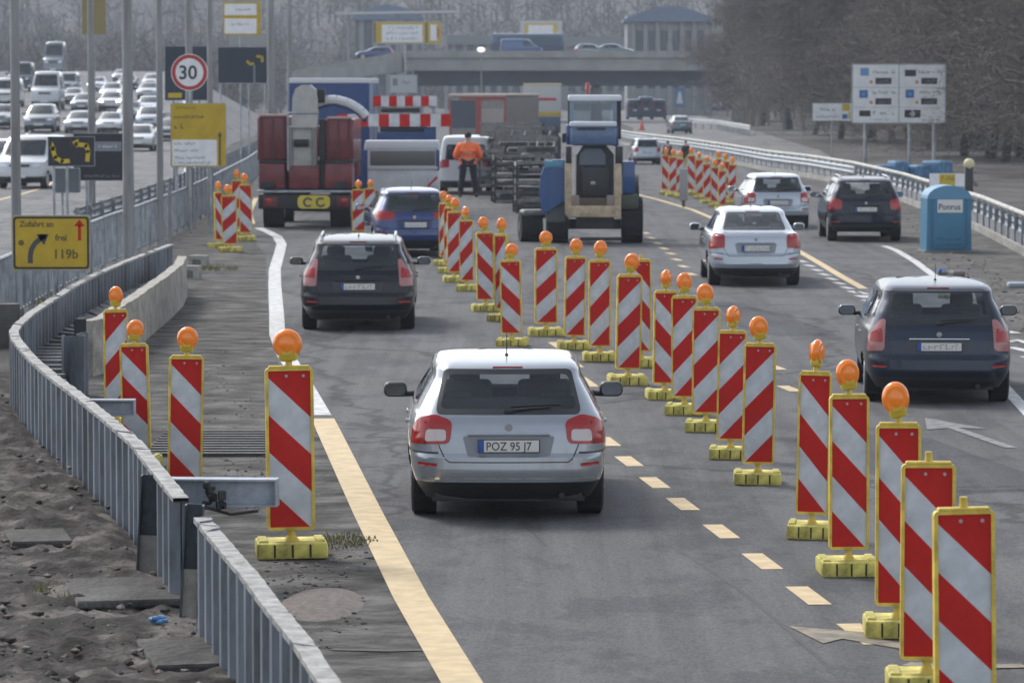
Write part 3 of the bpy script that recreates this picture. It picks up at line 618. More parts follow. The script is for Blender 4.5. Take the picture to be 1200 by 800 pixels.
def car(style, col, loc, rz, label, cat='car', group=None, hi=True, L=None, H=None, W=None, tail=None, tailmat=None, plate=None, rails=False, name='parked_car', facing='away', roofcol=None, lampon=False, wwin=None, platez=None, extras=()):
    st = STY[style]; sh = Shell(st, L); base = st['H']; kz = (H or base) / base; kx = (W or st['W']) / st['W']
    e = empty(name, loc, rz, label, cat, group); e.scale = (kx, 1, kz)
    T = st['tab']; zs = []
    step = .028 if hi else .09
    z = T[0][0]
    keyz = [t[0] for t in T]; zz = []
    for a, b in zip(keyz, keyz[1:]):
        k = max(1, int(math.ceil((b - a) / step))); zz += [a + (b - a) * i / k for i in range(k)]
    zz.append(keyz[-1])
    belt = st['belt']; yr = sh.v(belt, 2); L_ = sh.L; top = base
    glz0 = belt + .035; glz1 = top - (.105 if style != 'van' else .2)
    if style == 'sedan': rw = [(-.60, 1.035), (.60, 1.035), (.50, glz1 + .0), (-.50, glz1 + .0)]
    elif style == 'van': rw = [(-.72, 1.15), (.72, 1.15), (.66, 1.68), (-.66, 1.68)]
    else: rw = [(-.63, glz0 - .01), (.63, glz0 - .01), (.565, glz1 - .005), (-.565, glz1 - .005)]
    if wwin: rw = wwin
    rw = resample(roundpoly(rw, .07), .09)
    wsb = .97 if style not in ('van', 'suv', 'mpv') else belt + .02
    zf0, zf1 = (belt + .02 if style != 'van' else belt + .08), glz1 + .025
    ww = resample(roundpoly([(-.70 if style != 'van' else -.78, zf0), (.70 if style != 'van' else .78, zf0), (.53 if style != 'van' else .70, zf1), (-.53 if style != 'van' else -.7, zf1)], .08), .1)
    # side windows in (y, z)
    yb = sh.v(glz0, 2); yt = sh.v(glz1, 2); fb = L_ - sh.v(glz0 + .03, 3); ft = L_ - sh.v(glz1, 3)
    sw = [[(yb + .75, glz0 + .03), (yb + 1.45, glz0), (yb + 1.47, glz1 - .03), (yt + .62, glz1 - .05)], [(yb + 1.53, glz0), (fb - .45, glz0), (ft - .12, glz1 - .04), (yb + 1.53, glz1 - .03)]]
    if style in ('mpv', 'suv'): sw.insert(0, [(yb + .25, glz0 + .10), (yb + .68, glz0 + .03), (yt + .56, glz1 - .06), (yt + .30, glz1 - .08)])
    if style == 'van': sw = [[(L_ - 2.3, 1.2), (L_ - 1.25, 1.2), (L_ - 1.62, 1.68), (L_ - 2.3, 1.72)]]
    sw = [resample(roundpoly(p, .05), .12) for p in sw]
    rws, wws, sws = shrink(rw, .035), shrink(ww, .035), [shrink(p, .03) for p in sw]
    wy = (.80, L_ - .86); wr = .345; wzc = .315
    if style == 'van': wr = .37; wzc = .34
    if style == 'suv': wr = .38; wzc = .35
    body = MB(); rings = [sh.ring(z, hi) for z in zz]; n = len(rings[0][0]); vs = []
    for r_, _ in rings: vs += r_
    fs = []; fsl = []
    for i in range(len(rings) - 1):
        zc = (zz[i] + zz[i + 1]) / 2
        for j in range(n):
            k0 = rings[i][1][j]; k1 = rings[i][1][(j + 1) % n]; kk = k0
            p = (rings[i][0][j] + rings[i][0][(j + 1) % n] + rings[i + 1][0][j] + rings[i + 1][0][(j + 1) % n]) / 4
            skip = False
            if p.y < L_ * .45 and kk[0] == 'r' and inside((p.x, zc), rws): skip = True
            if p.y > L_ * .45 and (kk[0] == 'f' or k1[0] == 'f') and inside((p.x, zc), wws): skip = True
            if kk[0] == 's' and any(inside((p.y, zc), q) for q in sws): skip = True
            if kk[0] in 'sr' and abs(p.x) > .55 and any((p.y - a) ** 2 + (zc - wzc) ** 2 < (wr + .0) ** 2 for a in wy): skip = True
            if not skip: (fsl if zc < T[0][0] + (.16 if style != 'van' else .2) else fs).append((i * n + j, i * n + (j + 1) % n, (i + 1) * n + (j + 1) % n, (i + 1) * n + j))
    fs.append(tuple((len(rings) - 1) * n + j for j in range(n)))
    body.add(vs, fs, 0, True)
    for f in fsl: body.f.append(list(f)); body.m.append(1); body.sm.append(True)
    pm = col
    bo = body.build('body', [pm, M_PLAST], e, sharp=28)
    # underbody, wells, interior
    ub = MB()
    ub.box((0, L_ / 2, T[0][0] + .02), (1.30, L_ - .5, .10)); ub.box((0, wy[0] + .02, .50), (1.52, .78, .36)); ub.box((0, wy[1], .48), (1.50, .78, .34)); ub.box((0, .33, T[0][0] + .05), (1.25, .3, .1))
    ub.box((0, .36, T[0][0] + .16), (1.36, .36, .16)); ub.cyl((.45, .10, T[0][0] + .03), (.45, .5, T[0][0] + .05), .03, .03, 8)
    ub.build('underbody', M_PLAST, e)
    if hi:
        it = MB(); it.box((0, L_ * .47, .52), (1.36, L_ * .55, .1)); zb = belt
        it.cbox((0, yr + .72, zb - .10), (1.26, .16, .46), .05)
        for x in (-.42, .42): it.cbox((x, yr + .74, zb + .13), (.25, .08, .10), .04)
        for x in (-.36, .36): it.cbox((x, yr + 1.75, zb - .10), (.50, .14, .62), .06); it.cbox((x, yr + 1.78, zb + .27), (.28, .10, .20), .05); it.cyl((x, yr + 1.76, zb + .1), (x, yr + 1.76, zb + .22), .05, .05, 6)
        it.cbox((0, L_ - sh.v(glz1, 3) - .15, glz1 - .06), (.22, .03, .07), .02, n=1)
        it.box((0, yr + .35, zb - .16), (1.3, .55, .03))
        it.build('seats', M_DARKIN, e)
        m = MB(); m.cbox((0, L_ - sh.v(belt + .02, 3) - .45, zb - .16), (1.34, .6, .18), .06); m.build('dashboard', M_DASH, e)
        dr = MB(); dr.ell((-.36, yr + 1.98, zb + .27), (.085, .10, .12)); dr.cbox((-.36, yr + 2.0, zb - .02), (.44, .2, .36), .08)
        dr.build('driver_silhouette', mat('driver dark clothing', (.03, .028, .028), .9), e)
    else:
        it = MB(); it.box((0, L_ * .47, .6), (1.36, L_ * .5, .3)); 
        for x in (-.36, .36): it.cbox((x, yr + 1.75, belt + .05), (.46, .14, .5), .06, n=1)
        it.build('seats', M_DARKIN, e)
    gm = [G if hi else G2, M_PLAST]
    m = MB(); patch(m, rw, lambda a, b: sh.rear(a, b), .004, border=.045, rings=5 if hi else 2); m.build('rear_window', gm, e)
    m = MB(); patch(m, ww, lambda a, b: sh.front(a, b), .004, border=.04, rings=4 if hi else 2); m.build('windscreen', gm, e)
    for sg in (1, -1):
        for p in sw:
            m = MB(); patch(m, p, lambda a, b, sg=sg: Vector((sg * sh.side(a, b), a, b)), .004, border=.025, rings=3 if hi else 1); m.build('side_window', gm, e)
    # lamps
    zt0, zt1 = belt - .23, belt + .03
    tail = tail or [(.57, zt1 - .27), (.57, zt1 - .03), (.80, zt1 + .0), (1.06, zt1 - .20), (1.10, zt1 - .30)]
    tp = resample(roundpoly(tail, .05), .06)
    for sg in (1, -1):
        m = MB(); poly = tp if sg > 0 else mirx(tp); patch(m, poly, lambda a, b: sh.rear(a, b), .009, 0, rings=3, depth=.02)
        if hi and 'clear' in extras:
            cxm = sum(p[0] for p in tail) / len(tail)
            ins = resample(roundpoly([(tail[0][0] + .03, tail[0][1] + .025), (tail[0][0] + .03, tail[0][1] + .125), (tail[0][0] + .21, tail[0][1] + .125), (tail[0][0] + .23, tail[0][1] + .02)], .03), .05)
            patch(m, ins if sg > 0 else mirx(ins), lambda a, b: sh.rear(a, b), .0125, 1, rings=2)
            line(m, [(sg * .755, tail[0][1]), (sg * .72, tail[1][1] + .0)], lambda a, b: sh.rear(a, b), .014, .015, 2)
        if hi and 'redtop' in extras:
            ins = resample(roundpoly([(tail[0][0] + .02, tail[1][1] - .30), (tail[0][0] + .03, tail[1][1] - .12), (tail[0][0] + .20, tail[1][1] - .18), (tail[0][0] + .22, tail[1][1] - .30)], .03), .05)
            patch(m, ins if sg > 0 else mirx(ins), lambda a, b: sh.rear(a, b), .0125, 1, rings=2)
        m.build('tail_lamp', [tailmat or M_TAIL, M_TAILW if 'clear' in extras else M_TAIL, M_PLAST], e)
    hz = .66 if style != 'van' else .8
    hp = resample(roundpoly([(.46, hz), (.50, hz + .13), (.74, hz + .16), (.79, hz + .04)], .05), .06)
    for sg in (1, -1):
        m = MB(); patch(m, hp if sg > 0 else mirx(hp), lambda a, b: sh.front(a, b), .012, 0, rings=2, depth=.02); m.build('headlamp', [M_HEAD if not lampon else mat('lit headlamp', (.8, .8, .8), .2, emit=((1, .97, .9), 4))], e)
    m = MB(); gp = resample(roundpoly([(-.38, hz + .01), (.38, hz + .01), (.40, hz + .11), (-.40, hz + .11)], .04), .08); patch(m, gp, lambda a, b: sh.front(a, b), .008, 0, rings=2)
    gp = resample(roundpoly([(-.6, .30), (.6, .30), (.55, .42), (-.55, .42)], .04), .08); patch(m, gp, lambda a, b: sh.front(a, b), .006, 0, rings=2)
    m.build('grille', [M_PLAST], e)
    # number plates
    pz = platez or belt - .30
    m = MB(); yp = sh.rear(0, pz).y - .02; m.cbox((0, yp + .006, pz + .055), (.53, .02, .118), .008, 1, n=1); m.box((-.235, yp - .0085, pz + .055), (.045, .006, .108), 2)
    m.box((.022, yp - .0075, pz + .055), (.465, .004, .104), 0)
    if plate: text_mesh(plate, .105, m, (-.195, yp - .010, pz + .018), 3, bold=.001, sx=.86)
    elif hi: scribble(m, -.19, pz + .02, .40, .075, yp - .0105, 4, random.Random(hash(style) % 9 + 3))
    m.build('number_plate', [M_PLATE, M_PLAST, M_PLATEB, M_INK, mat('greyed plate lettering', (.38, .38, .38), .6)], e)
    m = MB(); yp2 = sh.front(0, .5).y + .012; m.cbox((0, yp2, .47), (.52, .02, .115), .006, n=1); m.build('front_number_plate', [M_PLATE], e)
    if hi:
        rf = lambda a, b: sh.rear(a, b)
        def gap(pts, fn, wd): m_ = MB(); line(m_, pts, fn, wd, .003); m_.build('panel_gap', [M_PLAST], e)
        xs = .66; zb0 = .615
        tg = [(-.60, belt), (-.61, belt - .10), (-.59, zt0 - .02), (-.54, pz - .06 if style != 'sedan' else pz - .05), (-.50, pz - .09), (.50, pz - .09), (.54, pz - .06 if style != 'sedan' else pz - .05), (.59, zt0 - .02), (.61, belt - .10), (.60, belt)]
        tg2 = []
        for a, b in zip(tg, tg[1:]):
            for k in range(5): t = k / 5; tg2.append((a[0] + (b[0] - a[0]) * t, a[1] + (b[1] - a[1]) * t))
        tg2.append(tg[-1]); gap(tg2, rf, .010)
        for sg in (1, -1): gap([(sg * (.60 + k * .03), zb0 + .006) for k in range(22)], rf, .016)
        # door lines and side rub strip
        for sg in (1, -1):
            sf = lambda a, b, sg=sg: Vector((sg * sh.side(a, b), a, b))
            for yy in (yb + 1.49, yb + .82 if style != 'sedan' else yb + .5, fb - .35): gap([(yy, .30 + k * .06) for k in range(int((belt - .28) / .06))], sf, .010)
        # flat plate recess with its shade painted as darkened body colour, badge, wiper, high brake lamp, aerial, handle bar
        m = MB(); pp = resample(roundpoly([(-.35, pz - .035), (.35, pz - .035), (.39, pz + .14), (-.39, pz + .14)], .03), .08); patch(m, pp, rf, .003, 0, rings=2); m.build('plate_recess_shade', [mat('painted recess shade of ' + col.name, tuple(x * .62 for x in col.node_tree.nodes['Principled BSDF'].inputs['Base Color'].default_value[:3]), .5, coat=.5)], e)
        m = MB(); bz = pz + .155; m.cbox((0, sh.rear(0, bz).y - .008, bz), (.70, .03, .022), .009, n=2); m.build('tailgate_grip', [M_CHROME if 'grip' in extras else col], e)
        m = MB(); bz = min(belt - .035, pz + .215); yy = sh.rear(0, bz).y; m.cyl((0, yy - .010, bz), (0, yy + .01, bz), .033, .033, 16); m.build('badge', [M_CHROME], e)
        if style != 'sedan':
            m = MB(); wz_ = rw and min(p[1] for p in rw) + .035; a = sh.rear(0, wz_); b = sh.rear(.36, wz_ + .03); m.cyl(a + Vector((0, -.02, 0)), b + Vector((0, -.02, 0)), .012, .007, 6); m.cbox(tuple(a + Vector((0, -.015, -.005))), (.09, .04, .05), .015, n=1); m.cyl(sh.rear(.02, wz_ + .035) + Vector((0, -.015, 0)), sh.rear(.44, wz_ + .05) + Vector((0, -.015, 0)), .009, .009, 6); m.build('rear_wiper', [M_PLAST], e)
        m = MB(); bz = glz1 + .012; yy = sh.rear(0, bz).y; m.cbox((0, yy - .004, bz), (.26, .02, .014), .005, n=1); m.build('high_brake_lamp', [M_TAIL], e)
        m = MB(); yy = sh.v(glz1 + .07, 2) + .25; zr = base - .02; m.cyl((0, yy, zr - .02), (0, yy - .07, zr + .22), .005, .003, 5); m.cbox((0, yy, zr), (.04, .08, .04), .015, n=1); m.build('aerial', [M_PLAST], e)
        for sg in (1, -1):
            m = MB(); p = resample(roundpoly([(.62, .50), (.84, .505), (.84, .535), (.62, .53)], .01), .05); patch(m, p if sg > 0 else mirx(p), rf, .006, 0, rings=1)
            m.build('rear_reflector', [M_TAIL], e)
        if 'bump' in extras:
            m = MB(); line(m, [(-.80 + k * .05, .395) for k in range(33)], rf, .02, .004); m.build('bumper_trim', [M_CHROME], e)
        for sg in (1, -1):
            
            for yy in (yb + 1.12, yb + 2.1): m = MB(); m.cbox((sg * (sh.side(yy, belt - .12) + .015), yy, belt - .12), (.03, .17, .035), .012, n=1); m.build('door_handle', [M_CHROME if 'grip' in extras or 'bump' in extras else col], e)
    if rails:
        for sg in (1, -1):
            m = MB(); x = sg * .56; m.tube([Vector((x, sh.v(glz1, 2) + .15, base - .09)), Vector((x, sh.v(glz1, 2) + .25, base + .0)), Vector((x, L_ - sh.v(glz1, 3) - .35, base + .01)), Vector((x, L_ - sh.v(glz1, 3) - .2, base - .08))], .022, 6); m.build('roof_rail', [mat('satin rail', (.45, .46, .48), .35, metal=.6)], e)
    # wheels
    for yy in wy:
        for sg in (1, -1):
            m = MB(); xo = (sh.side(yy, .55) - .025) * sg; xi = xo - sg * .215; rr_ = wr - .025
            m.cyl((xi, yy, rr_), (xo - sg * .02, yy, rr_), rr_, rr_, 28 if hi else 14); m.cyl((xo - sg * .02, yy, rr_), (xo, yy, rr_), rr_, rr_ - .03, 28 if hi else 14)
            wo = m.build('tyre', [M_BLACK], e)
            m = MB(); m.cyl((xo - sg * .01, yy, rr_), (xo + sg * .004, yy, rr_), rr_ - .10, rr_ - .105, 20)
            if hi:
                for k in range(5):
                    a = 2 * math.pi * k / 5; m.box((xo + sg * .006, yy + math.cos(a) * .11, rr_ + math.sin(a) * .11), (.012, .03, .03))
            m.build('rim', [M_RIM], wo)
    # mirrors
    ym = fb - .52; zm = belt + .06
    for sg in (1, -1):
        xb = sh.side(ym, belt) * sg; m = MB(); m.cbox((xb + sg * .155, ym, zm), (.215, .15, .145), .055, 0, n=4); m.cyl((xb - sg * .03, ym + .03, zm - .04), (xb + sg * .09, ym + .01, zm - .05), .03, .025, 8, 1)
        mo = m.build('wing_mirror', [M_PLAST if 'blackmirror' in extras else col, M_PLAST], e)
        m = MB(); m.prism([(xb + sg * .155 + a, zm + b) for a, b in rrect(-.088, -.055, .088, .055, .04)], ym - .0785, ym - .07); m.build('mirror_glass', [mat('mirror glass', (.35, .4, .45), .05, metal=1)], mo)
    return e
SILVER = paint('silver car paint', (.30, .33, .37), .55, .3); DBLUE = paint('dark grey blue car paint', (.022, .031, .052), .4); NAVY = paint('black car paint', (.006, .008, .014), .2)
BLUE = paint('blue car paint', (.010, .035, .15), .35); SILVER2 = paint('light silver car paint', (.38, .42, .48), .5, .3); INKB = paint('ink blue car paint', (.006, .010, .024), .2)
WHITE = paint('white car paint', (.46, .48, .50), 0, .4); GREYP = paint('grey car paint', (.16, .18, .2), .5); BLACKP = paint('plain black car paint', (.012, .012, .014), .1); TEAL = paint('teal grey car paint', (.07, .13, .16), .4)
def place_car(style, col, cx, by, hd, **k):
    # cx, by: where the rear tyres meet the road
    p = P(cx, by); st = STY[style]; back = .80; d = Vector((math.sin(R(-hd)), math.cos(R(-hd)), 0))
    p.z = .008; return car(style, col, p - d * (back - .3), R(hd), **k)
place_car('hatch', SILVER, 595, 606, 1.2, label='silver hatchback driving in the narrowed lane, nearest of the cars', name='hatchback_car', plate='POZ 95 J7', extras=('clear', 'bump', 'blackmirror'), W=.87, H=1.38,
  tail=[(.50, .70), (.475, .90), (.62, .955), (.82, .915), (.97, .80), (1.0, .69)])
place_car('mpv', DBLUE, 1098, 472, -3.3, label='dark grey blue hatchback with bright roof driving in the right lane', name='hatchback_car', extras=('grip', 'redtop'), H=1.43, W=.885, tailmat=M_TAILD,
  tail=[(.64, .72), (.62, 1.13), (.70, 1.12), (.88, .92), (.95, .70)])
place_car('mpv', NAVY, 420, 387, 1.5, label='black people carrier with roof rails in the narrowed lane behind the red lorry', name='people_carrier', extras=('redtop', 'none'), rails=True, H=1.43, W=.90, tailmat=M_TAILD,
  tail=[(.62, .78), (.60, 1.22), (.66, 1.25), (.86, .95), (.92, .78)])
place_car('hatch', BLUE, 484, 301, 6, label='dark blue estate car with white roof glare following the red lorry', name='estate_car', H=1.50, W=.89, L=4.4, tail=[(.42, .80), (.40, .93), (.75, .99), (1.0, .93), (1.04, .82), (.8, .77)])
place_car('sedan', SILVER2, 884, 335, 0, label='light silver saloon with boot in the right lanes beside the beacons', name='saloon_car', H=1.46, W=.89)
place_car('suv', INKB, 1013, 283, -.5, label='ink blue offroad car with lit tail lamps and roof rails, beside the blue cabin', name='offroad_car', rails=True, W=.92, H=1.56)
place_car('hatch', SILVER2, 910, 268, 1.5, label='silver hatchback half hidden behind the silver saloon', name='hatchback_car', H=1.45, W=.89, extras=('clear',))
place_car('mpv', SILVER2, 758, 193, 4, label='small silver car far ahead beside the guard rail and two workers', name='hatchback_car', hi=False, H=1.3, W=.70, L=3.6)
place_car('sedan', TEAL, 799, 157, 4, label='teal grey car driving on the slip road beyond the guard rail', name='saloon_car', hi=False)
place_car('van', WHITE, 546, 228, 0, label='white van standing behind the orange worker', name='delivery_van', cat='van', hi=False, H=2.05, W=.95)

# left carriageway: a ramp that climbs in the distance
def zl(y): return 0 if y < 200 else (.0125 * (y - 200) ** 2 / 60 if y < 290 else .0125 * 8100 / 60 + .023 * (min(y, 470) - 290))
def on_left(px, py):
    lo, hi_ = 30.0, 460.0
    def f(Y): v = ray(px, py); return CAMH + v.z * Y / v.y - zl(Y)
    if f(hi_) > 0: Y = hi_
    else:
        for _ in range(40):
            mid = (lo + hi_) / 2
            if f(mid) > 0: lo = mid
            else: hi_ = mid
        Y = (lo + hi_) / 2
    v = ray(px, py); return Vector((v.x * Y / v.y, Y, zl(Y)))
mb = MB(); vs = []; Ys = [30 + 8 * i for i in range(55)]
def redge(Y):    # right edge of the left carriageway
    ks = [(30, -9.5), (60, -9.6), (80, -9.6), (100, -10.2), (140, -11.0), (200, -15.5), (300, -24), (480, -42)]
    return interp(ks, Y, 1)
for Y in Ys: vs += [(redge(Y) - 22, Y, .006 + zl(Y)), (redge(Y), Y, .006 + zl(Y)), (redge(Y) + .4, Y, zl(Y) - .05), (redge(Y) + .5 + zl(Y) * 1.8, Y, -.02)]
fs = []; 
for i in range(len(Ys) - 1):
    for k in range(3): fs.append((4 * i + k, 4 * i + k + 1, 4 * i + k + 5, 4 * i + k + 4))
mb.add(vs, fs); tag(mb.build('opposite_road', M_ASPH2), kind='structure')
for off, m_ in ((1.2, M_WHITE), (12.0, M_WHITE), (6.2, M_YEL)):
    mb = MB(); vs = []
    for Y in Ys: vs += [(redge(Y) - off - .09, Y, .012 + zl(Y)), (redge(Y) - off + .09, Y, .012 + zl(Y))]
    mb.add(vs, [(2 * i, 2 * i + 1, 2 * i + 3, 2 * i + 2) for i in range(len(Ys) - 1)]); tag(mb.build('road_marking', m_), kind='structure')
GL = 'queueing cars on the opposite carriageway'
protos = {}
def lcar(style, col, px, py, wpx, label, flip=True, lampon=False, tilt=0, k=1.0):
    key = (style, col.name, lampon)
    p = on_left(px, py); s_ = FPX / p.y; 
    hd = (180 if flip else 0) + tilt
    if key not in protos:
        e = car(style, col, p, R(hd), label, 'car' if style != 'van' else 'van', GL, hi=False, name={'hatch': 'hatchback_car', 'sedan': 'saloon_car', 'suv': 'offroad_car', 'mpv': 'people_carrier', 'van': 'delivery_van'}[style], lampon=lampon); protos[key] = e
    else: e = copy_tree(protos[key]); tag(e, label)
    f = wpx / s_ / (STY[style]['W'] * 2); f = max(.85, min(1.2, f)); e.scale = (f, 1, f * k)
    d = Vector((math.sin(R(-hd)), math.cos(R(-hd)), 0)); L_ = STY[style]['L']
    e.location = p + (Vector((0, L_, 0)) if flip else Vector((0, 0, 0))); e.location.z = zl(p.y) + .008; e.rotation_euler = (0, 0, R(hd)); return e
lcar('van', WHITE, 38, 222, 60, 'white van facing us on the opposite carriageway, nearest to the big yellow sign', tilt=-6)
lcar('van', GREYP, 62, 92, 26, 'tall grey van towering at the very back of the queue on the left', k=1.7)
lcar('van', DBLUE, 22, 108, 28, 'dark van far back left of the white delivery van', k=1.2)
lcar('hatch', SILVER2, -8, 214, 60, 'silver car cut by the left edge of the photo beside the white van', tilt=-5)
lcar('mpv', GREYP, 45, 156, 44, 'grey people carrier behind the leftmost lamp post')
lcar('van', WHITE, 52, 130, 40, 'tall white delivery van in the middle of the queue', k=1.3)
lcar('sedan', GREYP, -3, 152, 38, 'dark car at the left edge of the queue')
lcar('van', WHITE, 5, 126, 34, 'white van at the left edge behind the dark car')
lcar('hatch', SILVER, 90, 157, 32, 'silver car in front of the second lamp post', lampon=False)
lcar('sedan', WHITE, 127, 157, 31, 'white car between second and third lamp post')
lcar('hatch', GREYP, 95, 132, 27, 'grey car behind the second lamp post')
lcar('sedan', WHITE, 128, 131, 29, 'white car with lit headlamps in the second row', lampon=True)
lcar('sedan', WHITE, 129, 119, 27, 'white car with lit headlamps further back in the queue', lampon=True)
lcar('hatch', WHITE, 160, 178, 38, 'white hatchback right of the third lamp post, its front end dark')
lcar('suv', SILVER, 173, 153, 31, 'silver offroad car left of the fourth lamp post')
lcar('hatch', SILVER2, 172, 136, 28, 'silver car in the column by the fourth lamp post')
lcar('sedan', SILVER, 172, 117, 25, 'silver saloon in the column by the fourth lamp post')
lcar('hatch', WHITE, 176, 104, 21, 'farthest white car in the column by the fourth lamp post')
lcar('hatch', GREYP, 83, 123, 24, 'grey car beside the tall white delivery van')
lcar('hatch', DBLUE, 196, 166, 32, 'dark car half hidden by the tall yellow direction sign')
lcar('sedan', SILVER2, 112, 108, 22, 'silver car behind the second lamp post far back')
lcar('hatch', BLACKP, 147, 106, 22, 'black car just behind the third lamp post far back')
lcar('van', GREYP, 76, 112, 26, 'grey van far back left of second lamp post')
lcar('sedan', GREYP, 140, 96, 18, 'small dark car at the back of the queue')
lcar('sedan', DBLUE, 150, 142, 28, 'dark blue car hidden behind the third lamp post')

# ------------------------------------------------------------------ sheet pile walls and trench
def path_resample(pts, d):
    out = [pts[0]]; acc = 0
    for a, b in zip(pts, pts[1:]):
        L_ = (b - a).length; t = d - acc
        while t < L_: out.append(a.lerp(b, t / L_)); t += d
        acc = L_ - (t - d)
    return out
def pile_wall(top_px, h, label, amp=.052, per=.50, name='sheet_pile_wall', cap=True, zb=-.05, seed=1):
    pts = path_resample([P(*p, h) for p in top_px], .0625); mb = MB(); rr = random.Random(seed); vs = []; off = []
    prof = [0, 1, 1, 1, 0, -1, -1, -1] if per >= .5 else [0, 1, 0, -1]
    n = len(pts)
    for i, p in enumerate(pts):
        a = pts[max(0, i - 1)]; b = pts[min(n - 1, i + 1)]; d = (b - a).normalized(); nr = Vector((d.y, -d.x, 0)); o = prof[i % len(prof)] * amp
        off.append((p + nr * o, nr, d))
    dz = 0
    for i, (q, nr, d) in enumerate(off):
        if i % 8 == 0: dz = rr.uniform(-.022, .022)
        for k, zz in enumerate((zb, h + dz)):
            for sg in (-1, 1): vs.append(Vector((q.x, q.y, zz)) + nr * .006 * sg)
    fs = []
    for i in range(n - 1):
        o = 4 * i; fs += [(o, o + 4, o + 6, o + 2), (o + 1, o + 3, o + 7, o + 5), (o + 2, o + 6, o + 7, o + 3)]
    mb.add(vs, fs, 0)
    w_ = mb.build(name, M_PILE); tag(w_, label, 'sheet pile wall')
    if cap:
        mb = MB(); vs = []
        for i in range(0, n, 2):
            q, nr, d = off[i]; c = pts[i]; zt = h + .012 + rr.uniform(-.006, .008)
            for sg, z in ((-1, h - .02), (-1, zt), (1, zt), (1, h - .02)): vs.append(Vector((c.x, c.y, z)) + nr * (.056) * sg)
        k = len(vs) // 4; fs = [(4 * i + a, 4 * i + 4 + a, 4 * i + 4 + (a + 1) % 4, 4 * i + (a + 1) % 4) for i in range(k - 1) for a in range(4)]
        mb.add(vs, fs, 0); mb.build('top_edge', M_CAP, w_)
    return w_
H8 = .80
pile_wall([(402, 840), (385, 800), (355, 755), (320, 712), (290, 672), (262, 640), (236, 608)], H8, 'nearest steel sheet pile wall running out of the bottom of the photo', seed=2)
pile_wall([(212, 585), (185, 552), (160, 520), (125, 490), (90, 462), (60, 440), (35, 418), (18, 397), (16, 388), (22, 380), (37, 367), (62, 351), (87, 335), (112, 322), (137, 311), (162, 301), (200, 287)], H8, 'long curved steel sheet pile wall with bright worn top edge', seed=3)
pile_wall([(76, 391), (84, 393), (92, 392), (98, 388)], .78, 'short upright piece of sheet pile standing alone in the trench', seed=4, cap=False)
# raking posts and cross beams
def ibeam(mb, L_, hh, ww, t=.014):
    mb.box((0, 0, hh / 2), (L_, ww, t)); mb.box((0, 0, -hh / 2), (L_, ww, t)); mb.box((0, 0, 0), (L_, t, hh - t - .001))
    mb.box((L_ / 2 + .006, 0, 0), (.012, ww, hh + t))
p = P(186, 560, H8); mb = MB(); ibeam(mb, .86, .19, .17)
b_ = mb.build('steel_beam', mat('blue grey steel beam', (.34, .38, .43), .5, metal=.15, var=.3, vscale=5), loc=(p.x + .45, p.y - .02, H8 - .10)); b_.rotation_euler.z = R(-4)
tag(b_, 'blue grey steel beam jutting from the sheet piles toward the large amber lamp beacon', 'steel beam')
p = P(97, 466, H8); mb = MB(); ibeam(mb, .52, .14, .14); b2 = mb.build('steel_beam', MATS['blue grey steel beam'], loc=(p.x + .22, p.y, H8 - .09)); tag(b2, 'shorter grey beam end behind the two middle beacons of the trench', 'steel beam')
mb = MB(); q = b_.location
for i in range(16): mb.cbox((q.x - .04 + rnd.uniform(-.06, .08), q.y - .12 + rnd.uniform(-.02, .02), q.z + rnd.uniform(-.12, .07)), (rnd.uniform(.02, .06), .04, rnd.uniform(.02, .08)), .008, rz=rnd.uniform(0, 3), n=1)
mb.tube([(q.x - .1, q.y - .12, q.z - .10), (q.x + .1, q.y - .14, q.z - .155), (q.x + .3, q.y - .12, q.z - .13)], .012, 5)
tag(mb.build('chain_clump', mat('greasy dark iron', (.03, .028, .026), .6, var=.4)), 'dark clump of shackles and chain on the jutting beam', 'chain')
def hpost(px, pt, label, h=.62, wide=.14, m=None):
    p = P(px, pt, H8); mb = MB(); mb.box((0, 0, .40), (wide, .012, .80)); mb.box((-wide / 2, -.06, .40), (.012, .12, .80)); mb.box((wide / 2, -.06, .40), (.012, .12, .80)); 
    o = mb.build('steel_post', m or MATS['dark post steel'], loc=(p.x, p.y, 0)); o.rotation_euler.y = R(3); mb = MB(); mb.box((0, -.068, .17), (wide * .95, .01, .36)); mb.build('worn_foot_plate', M_CONC, o); tag(o, label, 'steel post'); return o
mat('dark post steel', (.06, .075, .095), .5, metal=.4, var=.4)
hpost(174, 556, 'dark steel post with pale foot plate at the broken end of the curved wall', wide=.17)
hpost(222, 590, 'dark narrow steel post in the gap between the two sheet pile walls', wide=.12)
p = P(95, 462); mb = MB(); mb.box((0, 0, .46), (.09, .09, .92)); mb.box((0, -.05, .46), (.15, .012, .92)); o = mb.build('steel_post', mat('black steel', (.02, .022, .027), .5, metal=.3), loc=p); tag(o, 'black steel post rising beside the lone sheet pile piece', 'steel post')
# inner concrete faced wall
def slab_wall(top_px, h, th, m, label, name):
    pts = path_resample([P(*p, h) for p in top_px], .5); mb = MB(); vs = []
    for i, p in enumerate(pts):
        a = pts[max(0, i - 1)]; b = pts[min(len(pts) - 1, i + 1)]; d = (b - a).normalized(); nr = Vector((d.y, -d.x, 0)) * th / 2
        j = Vector((rnd.uniform(-.012, .012), 0, 0)); vs += [Vector((p.x, p.y, -.02)) - nr, Vector((p.x, p.y, h)) - nr + j, Vector((p.x, p.y, h)) + nr + j, Vector((p.x, p.y, -.02)) + nr]
    k = len(pts); fs = [(4 * i + a, 4 * i + 4 + a, 4 * i + 5 + a, 4 * i + a + 1) for i in range(k - 1) for a in range(3)] + [(0, 1, 2, 3), (4 * k - 4, 4 * k - 3, 4 * k - 2, 4 * k - 1)]
    mb.add(vs, fs); o = mb.build(name, m); tag(o, label, 'wall'); return o
